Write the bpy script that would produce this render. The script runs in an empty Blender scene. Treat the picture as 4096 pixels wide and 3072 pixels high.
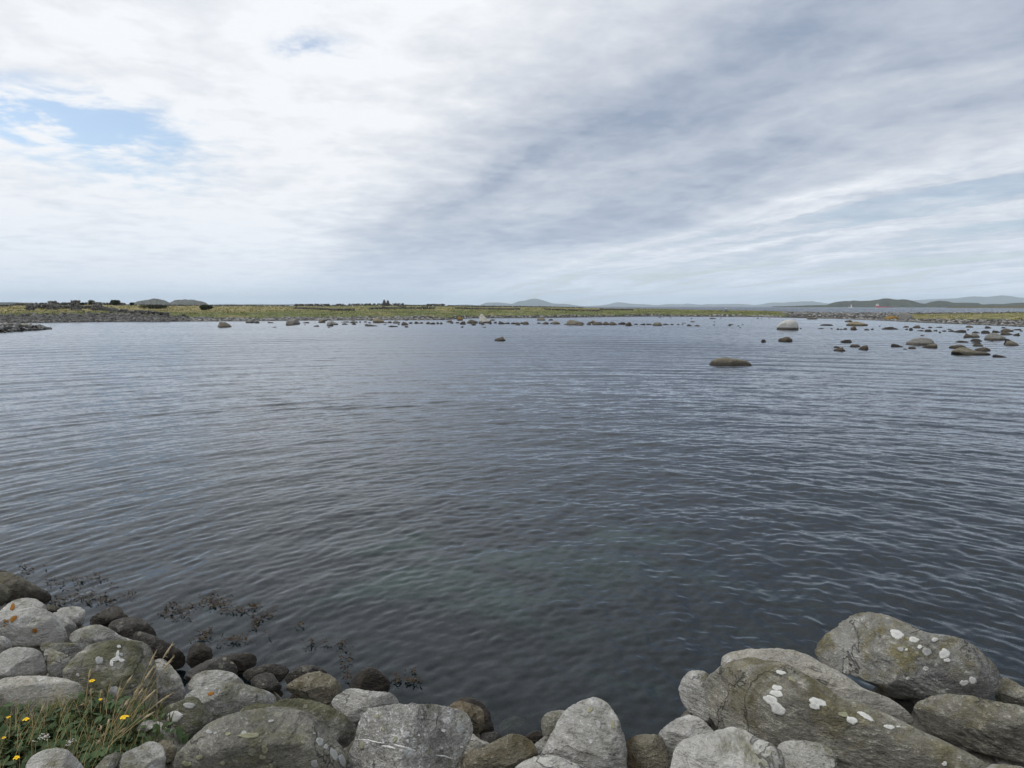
import bpy, math, random
import numpy as np
from mathutils import Matrix, Vector
from mathutils.bvhtree import BVHTree

# ------------------------------------------------------------------ camera, world, sun, exposure
SC = bpy.context.scene
COL = SC.collection
F, H, V0 = 2840.0, 3.3, 1224.5          # focal length (photo px), eye height (m), eye-level row
PITCH = math.atan((1536 - V0) / F)
ROT = Matrix.Rotation(math.pi / 2 - PITCH, 4, 'X') @ Matrix.Rotation(0.0018, 4, 'Z')
cam_d = bpy.data.cameras.new('camera'); cam = bpy.data.objects.new('camera', cam_d); COL.objects.link(cam)
cam.matrix_world = Matrix.Translation((0, 0, H)) @ ROT
cam_d.sensor_width = 36; cam_d.lens = 36 * F / 4096; cam_d.clip_start = 0.05; cam_d.clip_end = 60000
SC.camera = cam
R3 = np.array(ROT.to_3x3()); EYE = np.array([0, 0, H])

SUN_EL, SUN_AZ = 50, -82                 # degrees; azimuth from +Y, clockwise
sun_d = bpy.data.lights.new('sun', 'SUN'); sun = bpy.data.objects.new('sun', sun_d); COL.objects.link(sun)
sun_d.energy = 1.5; sun_d.angle = math.radians(14); sun_d.color = (1, 0.975, 0.94)
_a, _e = math.radians(SUN_AZ), math.radians(SUN_EL)
sun.rotation_euler = Vector((-math.sin(_a) * math.cos(_e), -math.cos(_a) * math.cos(_e), -math.sin(_e))).to_track_quat('-Z', 'Y').to_euler()
sun.location = (0, -5, 30)
SC.view_settings.view_transform = 'Standard'; SC.view_settings.look = 'None'
SC.view_settings.exposure = 0.0; SC.view_settings.gamma = 1; SC.view_settings.use_curve_mapping = False
SC.render.engine = 'CYCLES'
cy = SC.cycles
cy.use_denoising = True; cy.use_adaptive_sampling = True; cy.adaptive_threshold = 0.02; cy.max_bounces = 8; cy.transparent_max_bounces = 12; cy.volume_bounces = 2
cy.diffuse_bounces = 3; cy.glossy_bounces = 3; cy.transmission_bounces = 4
cy.sample_clamp_indirect = 4; cy.caustics_reflective = False; cy.caustics_refractive = False


class NT:
    """small helper round a node tree"""
    def __init__(s, tree): s.t = tree; s.n = tree.nodes; s.l = tree.links
    def put(s, sock, v):
        if isinstance(v, bpy.types.NodeSocket): s.l.new(v, sock)
        elif v is not None:
            if hasattr(sock.default_value, '__len__') and not hasattr(v, '__len__'): v = (v,) * len(sock.default_value)
            if hasattr(v, '__len__') and len(sock.default_value) == 4 and len(v) == 3: v = (*v, 1)
            sock.default_value = v
    def node(s, kind, **kw):
        n = s.n.new(kind)
        for k, v in kw.items():
            if hasattr(n, k) and k not in n.inputs: setattr(n, k, v)
            else: s.put(n.inputs[k], v)
        return n
    def m(s, op, a, b=None, c=None, clamp=False):
        n = s.n.new('ShaderNodeMath'); n.operation = op; n.use_clamp = clamp
        for i, v in enumerate((a, b, c)):
            if v is not None: s.put(n.inputs[i], v)
        return n.outputs[0]
    def v(s, op, a, b=None):
        n = s.n.new('ShaderNodeVectorMath'); n.operation = op
        s.put(n.inputs[0], a)
        if op == 'SCALE': s.put(n.inputs[3], b)
        elif b is not None: s.put(n.inputs[1], b)
        return n.outputs[0]
    def xyz(s, x=0, y=0, z=0):
        n = s.n.new('ShaderNodeCombineXYZ')
        for i, v in enumerate((x, y, z)): s.put(n.inputs[i], v)
        return n.outputs[0]
    def step(s, x, a, b):
        n = s.n.new('ShaderNodeMapRange'); n.interpolation_type = 'SMOOTHSTEP'
        s.put(n.inputs[0], x); n.inputs[1].default_value = a; n.inputs[2].default_value = b
        return n.outputs[0]
    def mix(s, f, a, b):
        n = s.n.new('ShaderNodeMix'); n.data_type = 'RGBA'
        s.put(n.inputs[0], f); s.put(n.inputs[6], a); s.put(n.inputs[7], b)
        return n.outputs[2]
    def noise(s, vec, scale, detail=4, rough=0.55, dist=0.0, color=False):
        n = s.n.new('ShaderNodeTexNoise')
        s.put(n.inputs['Vector'], vec); s.put(n.inputs['Scale'], scale); n.inputs['Detail'].default_value = detail
        n.inputs['Roughness'].default_value = rough; n.inputs['Distortion'].default_value = dist
        return n.outputs['Color' if color else 'Fac']
    def vor(s, vec, scale, feature='F1'):
        n = s.n.new('ShaderNodeTexVoronoi'); n.feature = feature
        s.put(n.inputs['Vector'], vec); s.put(n.inputs['Scale'], scale)
        return n


def gauss(t, q, s, q0, s0, wq, ws):
    a = t.m('DIVIDE', t.m('SUBTRACT', q, q0), wq); b = t.m('DIVIDE', t.m('SUBTRACT', s, s0), ws)
    r = t.m('ADD', t.m('MULTIPLY', a, a), t.m('MULTIPLY', b, b))
    return t.m('EXPONENT', t.m('MULTIPLY', r, -1.0))


def build_world():
    w = bpy.data.worlds.new('World'); SC.world = w; w.use_nodes = True
    t = NT(w.node_tree); t.n.clear()
    out = t.n.new('ShaderNodeOutputWorld')
    sky = t.n.new('ShaderNodeTexSky'); sky.sky_type = 'NISHITA'; sky.sun_disc = False
    sky.sun_elevation = math.radians(SUN_EL); sky.sun_rotation = math.radians(SUN_AZ)
    sky.air_density = 1.0; sky.dust_density = 0.6; sky.ozone_density = 1.2
    d = t.n.new('ShaderNodeTexCoord').outputs['Generated']
    sp = t.n.new('ShaderNodeSeparateXYZ'); t.l.new(d, sp.inputs[0]); x, y, z = sp.outputs
    zc = t.m('ADD', t.m('MAXIMUM', z, 0.0), 0.10)
    px = t.m('DIVIDE', x, zc); py = t.m('DIVIDE', y, zc)
    p = t.xyz(px, py, 0)
    # clouds lie in long banks that run along azimuth -25 degrees: s along the banks, q across them
    q0 = t.m('ADD', t.m('MULTIPLY', px, 0.906), t.m('MULTIPLY', py, 0.423))
    s = t.m('ADD', t.m('MULTIPLY', px, -0.423), t.m('MULTIPLY', py, 0.906))
    warp = t.noise(p, 0.8, 6, 0.60)
    q = t.m('ADD', q0, t.m('MULTIPLY', t.m('SUBTRACT', warp, 0.5), 0.9))
    streak = t.noise(t.xyz(t.m('MULTIPLY', q, 1.15), t.m('MULTIPLY', s, 0.36), 3.1), 1.0, 7, 0.54, 0.5)
    streak2 = t.noise(t.xyz(t.m('MULTIPLY', q, 2.2), t.m('MULTIPLY', s, 0.42), 7.7), 1.0, 7, 0.58, 0.5)
    puff = t.noise(t.xyz(px, py, 11.3), 2.4, 9, 0.60, 0.5)
    puff2 = t.noise(t.xyz(px, py, 21.3), 0.9, 4, 0.5)
    lump = t.noise(t.xyz(px, py, 4.4), 5.5, 8, 0.58, 0.25)
    bank = t.m('MULTIPLY', t.step(q, 0.60, 1.65), t.m('SUBTRACT', 1.0, t.step(q, 2.75, 3.55)))
    far = t.step(q, 2.7, 3.5)
    # brightness of the cloud base: thin white cloud, thick grey bank, streets of cloud beyond
    dv = lambda n, k: t.m('MULTIPLY', t.m('SUBTRACT', n, 0.5), k)
    l_white = t.m('ADD', t.m('ADD', 0.95, dv(lump, 0.75)), t.m('ADD', dv(puff, 0.65), dv(puff2, 0.45)))
    l_bank = t.m('ADD', t.m('ADD', 0.24, dv(streak, 1.10)), t.m('ADD', dv(streak2, 0.75), t.m('ADD', dv(puff, 0.5), dv(lump, 0.5))))
    l_far = t.m('ADD', t.m('ADD', 0.58, dv(streak2, 2.8)), t.m('ADD', dv(puff, 0.8), dv(lump, 0.7)))
    L = t.m('ADD', t.m('MULTIPLY', l_white, t.m('SUBTRACT', 1.0, t.m('MAXIMUM', bank, far))), t.m('MULTIPLY', l_bank, bank))
    L = t.m('ADD', L, t.m('MULTIPLY', l_far, t.m('SUBTRACT', far, t.m('MULTIPLY', bank, far))), clamp=True)
    cloud = t.mix(L, (0.315, 0.380, 0.500), (0.945, 0.965, 0.995))
    # gaps with blue sky
    hn = t.m('MULTIPLY', t.m('SUBTRACT', t.m('ADD', t.m('MULTIPLY', puff, 0.5), t.m('MULTIPLY', lump, 0.5)), 0.40), 4.2, clamp=True)
    h1 = t.m('MULTIPLY', gauss(t, q0, s, -0.55, 3.15, 0.62, 0.38), 1.25); h2 = gauss(t, q0, s, 0.40, 2.26, 0.20, 0.15)
    h3 = t.m('MULTIPLY', gauss(t, q0, s, -0.15, 3.9, 0.5, 0.6), 0.55)
    hole = t.m('MULTIPLY', t.m('ADD', t.m('ADD', h1, t.m('MULTIPLY', h2, 0.7)), h3), t.m('SUBTRACT', 1.0, hn), clamp=True)
    hole = t.step(hole, 0.12, 0.70)
    thin = t.m('MULTIPLY', far, t.m('MULTIPLY', t.step(streak2, 0.50, 0.34), 0.4))
    hole = t.m('MAXIMUM', t.m('MULTIPLY', hole, 0.85), thin)
    # pale air towards the horizon
    hz = t.m('EXPONENT', t.m('MULTIPLY', t.m('MAXIMUM', z, 0.0), -15.0))
    cloud = t.mix(t.m('MULTIPLY', hz, 0.85), cloud, (0.74, 0.85, 1.0))
    b1 = t.node('ShaderNodeBackground', Color=sky.outputs[0], Strength=0.14)
    b2 = t.node('ShaderNodeBackground', Color=cloud, Strength=1.0)
    mx = t.n.new('ShaderNodeMixShader')
    t.put(mx.inputs[0], t.m('SUBTRACT', 1.0, hole)); t.l.new(b1.outputs[0], mx.inputs[1]); t.l.new(b2.outputs[0], mx.inputs[2])
    t.l.new(mx.outputs[0], out.inputs[0])


build_world()

# ------------------------------------------------------------------ helpers
RNG = np.random.default_rng(7)
random.seed(7)


def ray(u, v):
    d = R3 @ np.array([(u - 2048) / F, (1536 - v) / F, -1.0]); return d / np.linalg.norm(d)


def at_z(u, v, z=0.0):
    d = ray(u, v); return EYE + d * ((z - H) / d[2])


def at_dist(u, v, D):
    d = ray(u, v); return EYE + d * (D / math.hypot(d[0], d[1]))


def pix(P):
    c = R3.T @ (np.asarray(P) - EYE); return 2048 + F * c[0] / -c[2], 1536 - F * c[1] / -c[2]


def _hash(i, j, k, seed):
    h = (i * 374761393 + j * 668265263 + k * 2147483647 + seed * 144665) & 0xFFFFFFFF
    h = ((h ^ (h >> 13)) * 1274126177) & 0xFFFFFFFF
    h = ((h ^ (h >> 16)) * 2246822519) & 0xFFFFFFFF
    return (h ^ (h >> 15)) & 0xFFFFFFFF


def noise3(P, seed=0):
    """gradient noise, about -1..1, for an (n,3) array"""
    P = np.asarray(P, float); I = np.floor(P).astype(np.int64); f = P - I
    w = f * f * f * (f * (f * 6 - 15) + 10)
    res = 0
    for a in (0, 1):
        for b in (0, 1):
            for c in (0, 1):
                h = _hash(I[:, 0] + a, I[:, 1] + b, I[:, 2] + c, seed)
                g = np.stack([(h & 1023) / 511.5 - 1, ((h >> 10) & 1023) / 511.5 - 1, ((h >> 20) & 1023) / 511.5 - 1], 1)
                dot = ((f - np.array([a, b, c])) * g).sum(1)
                wt = (w[:, 0] if a else 1 - w[:, 0]) * (w[:, 1] if b else 1 - w[:, 1]) * (w[:, 2] if c else 1 - w[:, 2])
                res = res + dot * wt
    return res


def fbm(P, oct=4, seed=0, gain=0.5):
    P = np.asarray(P, float); s = 0; a = 1.0
    for o in range(oct):
        s = s + a * noise3(P * 2.03 ** o + 17.3 * o, seed + o); a *= gain
    return s


def fbm2(x, y, oct=4, seed=0, gain=0.5):
    x = np.asarray(x, float); P = np.stack([x.ravel(), np.asarray(y, float).ravel(), np.full(x.size, 0.37)], 1)
    return fbm(P, oct, seed, gain).reshape(x.shape)


def mesh(name, V, Fs, mat=None, smooth=True):
    me = bpy.data.meshes.new(name)
    V = np.asarray(V, np.float32)
    if isinstance(Fs, np.ndarray):
        n, k = Fs.shape
        me.vertices.add(len(V)); me.vertices.foreach_set('co', V.ravel())
        me.loops.add(n * k); me.loops.foreach_set('vertex_index', Fs.astype(np.int32).ravel())
        me.polygons.add(n); me.polygons.foreach_set('loop_start', np.arange(0, n * k, k, dtype=np.int32))
        me.update(calc_edges=True)
    else:
        me.from_pydata([tuple(map(float, p)) for p in V], [], [tuple(int(i) for i in f) for f in Fs])
    if smooth: me.polygons.foreach_set('use_smooth', np.ones(len(me.polygons), bool))
    me.validate()
    if mat: me.materials.append(mat)
    return me


def obj(name, me, parent=None, loc=(0, 0, 0), **tags):
    o = bpy.data.objects.new(name, me); COL.objects.link(o); o.location = loc
    if parent: o.parent = parent
    for k, v in tags.items():
        if v is not None: o[k] = v
    return o


def empty(name, loc=(0, 0, 0), **tags):
    o = bpy.data.objects.new(name, None); COL.objects.link(o); o.location = loc; o.empty_display_size = 0.1
    for k, v in tags.items():
        if v is not None: o[k] = v
    return o


def grid_faces(nr, nc, wrap=False):
    r = np.arange(nr - 1)[:, None]; c = np.arange(nc if wrap else nc - 1)[None, :]
    c1 = (c + 1) % nc
    a = r * nc + c; b = r * nc + c1; d = (r + 1) * nc + c1; e = (r + 1) * nc + c
    return np.stack([a, b, d, e], -1).reshape(-1, 4)


class Bag:
    """collects small polygons into one mesh"""
    def __init__(s): s.V = []; s.F = []; s.n = 0
    def add(s, V, Fs):
        V = np.asarray(V, float); s.V.append(V); s.F += [tuple(int(i) + s.n for i in f) for f in Fs]; s.n += len(V)
    def box(s, c, size, rz=0.0):
        c = np.asarray(c, float); h = np.asarray(size, float) / 2
        P = np.array([[x, y, z] for z in (-1, 1) for y in (-1, 1) for x in (-1, 1)], float) * h
        ca, sa = math.cos(rz), math.sin(rz); P[:, :2] = P[:, :2] @ np.array([[ca, sa], [-sa, ca]])
        s.add(P + c, [(0, 2, 3, 1), (4, 5, 7, 6), (0, 1, 5, 4), (2, 6, 7, 3), (0, 4, 6, 2), (1, 3, 7, 5)])
    def tube(s, pts, r, k=6):
        pts = [np.asarray(p, float) for p in pts]; r = [r] * len(pts) if np.isscalar(r) else list(r)
        V = []
        for i, p in enumerate(pts):
            d = pts[min(i + 1, len(pts) - 1)] - pts[max(i - 1, 0)]; d = d / (np.linalg.norm(d) + 1e-9)
            a = np.cross(d, [0.31, 0.95, 0.1]); a /= np.linalg.norm(a) + 1e-9; b = np.cross(d, a)
            for j in range(k):
                g = 2 * math.pi * j / k; V.append(p + r[i] * (math.cos(g) * a + math.sin(g) * b))
        Fs = [(i * k + j, i * k + (j + 1) % k, (i + 1) * k + (j + 1) % k, (i + 1) * k + j) for i in range(len(pts) - 1) for j in range(k)]
        Fs += [tuple(range(k))[::-1], tuple(range((len(pts) - 1) * k, len(pts) * k))]
        s.add(V, Fs)
    def mesh(s, name, mat, smooth=False):
        return mesh(name, np.concatenate(s.V), s.F, mat, smooth)


# ------------------------------------------------------------------ materials
def new_mat(name):
    m = bpy.data.materials.new(name); m.use_nodes = True
    t = NT(m.node_tree); t.n.clear()
    out = t.n.new('ShaderNodeOutputMaterial')
    return m, t, out


def plain_mat(name, col, rough=0.8, var=0.25, scale=3.0, spec=0.3, bump=0.0):
    m, t, out = new_mat(name)
    tc = t.n.new('ShaderNodeTexCoord').outputs['Object']; oi = t.n.new('ShaderNodeObjectInfo').outputs['Random']
    vec = t.v('ADD', tc, t.xyz(t.m('MULTIPLY', oi, 37.0), t.m('MULTIPLY', oi, 91.0), 0))
    n = t.noise(vec, scale, 5, 0.6)
    a = tuple(c * (1 - var) for c in col); b = tuple(min(1, c * (1 + var)) for c in col)
    c = t.mix(t.step(n, 0.3, 0.7), a, b)
    p = t.node('ShaderNodeBsdfPrincipled', **{'Base Color': c, 'Roughness': rough, 'Specular IOR Level': spec})
    if bump:
        bn = t.n.new('ShaderNodeBump'); bn.inputs['Strength'].default_value = bump; bn.inputs['Distance'].default_value = 0.02
        t.put(bn.inputs['Height'], t.noise(vec, scale * 6, 5, 0.65)); t.l.new(bn.outputs[0], p.inputs['Normal'])
    t.l.new(p.outputs[0], out.inputs[0]); return m


def stone_mat(name, a, b, fol=0.5, fdir=(0.3, 0.2, 0.5), white=0.0, pale=0.0, yellow=0.0, moss=0.0, dark=0.35, speck=0.5,
              mosscol=(0.085, 0.08, 0.035), wet=True, wetz=0.27, scale=1.0, orange=0.0, veins=0.0, rough=0.85, stain=0.0, fstretch=2.2, crack=0.6):
    m, t, out = new_mat(name)
    tc = t.n.new('ShaderNodeTexCoord').outputs['Object']; oi = t.n.new('ShaderNodeObjectInfo').outputs['Random']
    vec = t.v('ADD', tc, t.xyz(t.m('MULTIPLY', oi, 57.0), t.m('MULTIPLY', oi, 131.0), t.m('MULTIPLY', oi, 17.0)))
    geo = t.n.new('ShaderNodeNewGeometry')
    nz = t.n.new('ShaderNodeSeparateXYZ'); t.l.new(geo.outputs['Normal'], nz.inputs[0]); nz = nz.outputs[2]
    ps = t.n.new('ShaderNodeSeparateXYZ'); t.l.new(geo.outputs['Position'], ps.inputs[0]); pz = ps.outputs[2]
    mp = t.n.new('ShaderNodeMapping'); t.put(mp.inputs['Vector'], vec)
    mp.inputs['Rotation'].default_value = fdir; mp.inputs['Scale'].default_value = (1, 1, fstretch)
    big = t.noise(vec, 2.2 * scale, 5, 0.6, 0.4)
    mid = t.noise(vec, 11 * scale, 5, 0.68, 0.3)
    fo = t.noise(mp.outputs[0], 13 * scale, 5, 0.7, 0.25)
    fine = t.noise(mp.outputs[0], 42 * scale, 4, 0.72)
    grain = t.noise(vec, 95 * scale, 3, 0.75)
    c = t.mix(t.step(big, 0.30, 0.70), a, b)
    k = t.m('ADD', t.m('MULTIPLY', t.m('SUBTRACT', fo, 0.5), 3.0 * fol), t.m('MULTIPLY', t.m('SUBTRACT', mid, 0.5), 1.6))
    k = t.m('ADD', k, t.m('ADD', t.m('MULTIPLY', t.m('SUBTRACT', fine, 0.5), 2.2 * speck), t.m('MULTIPLY', t.m('SUBTRACT', grain, 0.5), 2.8 * speck)))
    c = t.mix(t.step(k, 0.05, 0.65), c, tuple(min(0.75, x * 1.9 + 0.05) for x in b))
    c = t.mix(t.m('MULTIPLY', t.step(k, -0.08, -0.55), 0.7), c, tuple(x * 0.36 for x in a))
    # dark crust lichen in blotches
    if dark: c = t.mix(t.m('MULTIPLY', t.step(t.m('ADD', t.noise(vec, 5.5 * scale, 6, 0.72), t.m('MULTIPLY', t.m('SUBTRACT', grain, 0.5), 0.25)), 0.53, 0.66), dark), c, (0.035, 0.034, 0.030))
    if moss:
        mm = t.noise(vec, 3.1 * scale, 6, 0.72, 0.6)
        mf = t.m('ADD', mm, t.m('MULTIPLY', nz, 0.10))
        c = t.mix(t.m('MULTIPLY', t.step(mf, 0.62 - 0.22 * moss, 0.82 - 0.22 * moss), 0.85), c, t.mix(t.step(mid, 0.35, 0.65), mosscol, tuple(x * 1.9 for x in mosscol)))
    if stain: c = t.mix(t.m('MULTIPLY', t.step(t.noise(vec, 2.7 * scale, 6, 0.7, 0.5), 0.47, 0.62), stain), c, (0.13, 0.085, 0.045))
    edge = t.m('MULTIPLY', t.m('SUBTRACT', t.noise(vec, 38 * scale, 3, 0.6), 0.5), 0.35)

    def spots(amount, sc, col, lo, keep):
        vv = t.vor(vec, sc * scale); cs = t.n.new('ShaderNodeSeparateColor'); t.l.new(vv.outputs['Color'], cs.inputs[0])
        rad = t.m('MULTIPLY', cs.outputs[1], lo)
        f = t.m('MULTIPLY', t.step(t.m('SUBTRACT', t.m('ADD', vv.outputs['Distance'], edge), rad), 0.02, -0.03), t.m('GREATER_THAN', cs.outputs[0], 1 - keep))
        return t.mix(t.m('MULTIPLY', f, amount), c, col)
    if pale: c = spots(0.6, 15, (0.33, 0.33, 0.25), 0.34, pale)
    if white: c = spots(0.9, 8.5, (0.52, 0.53, 0.51), 0.34, white)
    if yellow: c = t.mix(t.m('MULTIPLY', t.step(t.noise(vec, 4.3 * scale, 7, 0.75, 0.4), 0.66 - 0.16 * yellow, 0.74 - 0.12 * yellow), 0.9), c, (0.34, 0.21, 0.035))
    if orange: c = spots(0.95, 7, (0.42, 0.16, 0.02), 0.25, orange)
    if veins:
        vn = t.noise(mp.outputs[0], 1.1 * scale, 3, 0.5, 0.2)
        c = t.mix(t.m('MULTIPLY', t.step(t.m('ABSOLUTE', t.m('SUBTRACT', vn, 0.5)), 0.012, 0.004), veins), c, (0.55, 0.55, 0.53))
    cn = t.noise(vec, 1.5 * scale, 5, 0.6, 0.5); cl = t.m('MULTIPLY', t.step(t.m('ABSOLUTE', t.m('SUBTRACT', cn, 0.5)), 0.010, 0.002), t.step(big, 0.46, 0.58))
    if crack: c = t.mix(t.m('MULTIPLY', cl, crack), c, (0.03, 0.028, 0.024))
    tn = t.n.new('ShaderNodeAttribute'); tn.attribute_name = 'tone'; tn.attribute_type = 'GEOMETRY'
    c = t.v('SCALE', c, t.m('ADD', 1.0, tn.outputs['Fac']))
    r = rough
    if wet:
        wf = t.step(t.m('ADD', pz, t.m('MULTIPLY', t.m('SUBTRACT', mid, 0.5), 0.35)), wetz + 0.10, wetz - 0.10)
        c = t.mix(t.m('MULTIPLY', wf, 0.88), c, t.mix(t.step(mid, 0.4, 0.6), (0.022, 0.017, 0.013), (0.045, 0.035, 0.022)))
        r = t.m('SUBTRACT', rough, t.m('MULTIPLY', wf, 0.35))
    p = t.node('ShaderNodeBsdfPrincipled', **{'Base Color': c, 'Roughness': r, 'Specular IOR Level': 0.3})
    hgt = t.m('ADD', t.m('ADD', t.m('MULTIPLY', fo, 1.0), t.m('MULTIPLY', mid, 0.9)), t.m('ADD', t.m('MULTIPLY', fine, 0.45), t.m('MULTIPLY', grain, 0.22)))
    bn = t.n.new('ShaderNodeBump'); bn.inputs['Strength'].default_value = 1.0; bn.inputs['Distance'].default_value = 0.05 / scale
    t.put(bn.inputs['Height'], t.m('SUBTRACT', hgt, t.m('MULTIPLY', cl, 0.8 * crack))); t.l.new(bn.outputs[0], p.inputs['Normal'])
    t.l.new(p.outputs[0], out.inputs[0]); return m


ST = dict(
    pale=stone_mat('pale_granite', (0.429, 0.420, 0.390), (0.620, 0.607, 0.561), fol=0.35, dark=0.35, pale=0.15, moss=0.25),
    grey=stone_mat('grey_gneiss', (0.286, 0.282, 0.259), (0.468, 0.457, 0.417), fol=0.7, dark=0.4, pale=0.25, moss=0.35),
    rough=stone_mat('rough_schist', (0.364, 0.356, 0.329), (0.546, 0.531, 0.490), fol=0.9, fdir=(0.2, 1.2, 0.4), dark=0.3, pale=0.12, moss=0.15, fstretch=4),
    vein=stone_mat('veined_gneiss', (0.286, 0.280, 0.260), (0.429, 0.419, 0.388), fol=0.55, fdir=(0.25, 0.1, 0), dark=0.55, speck=0.9, white=0.22, pale=0.3, moss=0.25),
    moss=stone_mat('mossy_gneiss', (0.195, 0.192, 0.171), (0.325, 0.314, 0.281), fol=0.6, dark=0.45, pale=0.35, moss=0.75, mosscol=(0.075, 0.075, 0.035)),
    olive=stone_mat('olive_schist', (0.195, 0.186, 0.152), (0.312, 0.301, 0.256), fol=0.7, fdir=(0.15, 0.55, 0.1), fstretch=3.5, dark=0.35, pale=0.2, moss=0.42, yellow=0.12, mosscol=(0.10, 0.088, 0.042)),
    gold=stone_mat('gold_lichen_gneiss', (0.221, 0.220, 0.207), (0.364, 0.358, 0.332), fol=0.5, dark=0.35, pale=0.4, moss=0.50, yellow=0.22, mosscol=(0.12, 0.105, 0.045)),
    round=stone_mat('spotted_gneiss', (0.189, 0.183, 0.159), (0.293, 0.282, 0.244), fol=0.3, dark=0.4, white=0.2, pale=0.75, moss=0.5, mosscol=(0.095, 0.09, 0.05)),
    dark=stone_mat('dark_wet_stone', (0.060, 0.056, 0.050), (0.12, 0.115, 0.105), fol=0.5, dark=0.7, pale=0.25, wetz=0.30),
    black=stone_mat('black_wet_stone', (0.020, 0.016, 0.014), (0.035, 0.028, 0.024), fol=0.2, dark=0.3, wetz=0.5, speck=0.2),
    brown=stone_mat('brown_stone', (0.156, 0.141, 0.104), (0.273, 0.250, 0.189), fol=0.35, dark=0.45, moss=0.5, stain=0.6, mosscol=(0.07, 0.055, 0.02)),
    slab=stone_mat('drab_sandy_stone', (0.105, 0.098, 0.075), (0.155, 0.145, 0.11), fol=0.2, dark=0.15, speck=0.35, moss=0.1),
    cream=stone_mat('cream_granite', (0.390, 0.371, 0.323), (0.546, 0.518, 0.439), fol=0.45, dark=0.22, yellow=0.0, moss=0.05, fdir=(0.1, 0.15, 0)),
    red=stone_mat('reddish_sunken_stone', (0.16, 0.09, 0.065), (0.24, 0.16, 0.12), fol=0.4, dark=0.3, wet=False),
)
FS = dict(  # stones out in the bay, seen from afar
    g=stone_mat('far_grey_stone', (0.158, 0.155, 0.144), (0.230, 0.227, 0.212), scale=1.2, fol=0.3, dark=0.4, wetz=0.16, moss=0.2),
    t=stone_mat('far_tan_stone', (0.122, 0.112, 0.086), (0.202, 0.184, 0.144), scale=1.2, fol=0.4, dark=0.4, wetz=0.18, moss=0.3),
    b=stone_mat('far_brown_stone', (0.072, 0.061, 0.043), (0.122, 0.101, 0.072), scale=1.2, fol=0.4, dark=0.5, wetz=0.15),
    k=stone_mat('far_black_stone', (0.018, 0.016, 0.014), (0.036, 0.032, 0.027), scale=1.2, fol=0.3, dark=0.4, wetz=0.1),
    y=stone_mat('far_yellow_lichen_stone', (0.173, 0.151, 0.101), (0.238, 0.209, 0.130), scale=1.2, fol=0.3, dark=0.3, yellow=0.55, wetz=0.3),
    w=stone_mat('far_white_stone', (0.40, 0.40, 0.385), (0.50, 0.495, 0.475), scale=0.8, fol=0.25, dark=0.15, wetz=0.30, speck=0.4),
    o=stone_mat('orange_lichen_stone', (0.216, 0.144, 0.043), (0.274, 0.158, 0.029), scale=0.8, fol=0.3, dark=0.3, yellow=1.0, wetz=0.25),
    wedge=stone_mat('wedge_stone', (0.46, 0.45, 0.41), (0.56, 0.55, 0.50), scale=0.5, fol=0.3, dark=0.15, yellow=0.75, wetz=0.22),
    wall=stone_mat('wall_stone', (0.072, 0.072, 0.066), (0.144, 0.140, 0.130), scale=2.0, fol=0.3, dark=0.5, wet=False),
    shingle=stone_mat('shingle_stone', (0.158, 0.157, 0.148), (0.259, 0.256, 0.241), scale=2.0, fol=0.3, dark=0.45, wetz=0.12),
)

# ------------------------------------------------------------------ the near boulders, read first: the bank is built under them
CROPS = {'A': (0, 2200, 1712 / 900), 'B': (700, 2400, 2212 / 900), 'C': (1300, 2600, 2212 / 900), 'D': (1900, 2600, 2212 / 900),
         'E': (2600, 2400, 2212 / 900), 'F': (3196, 2400, 2212 / 900)}
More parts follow.
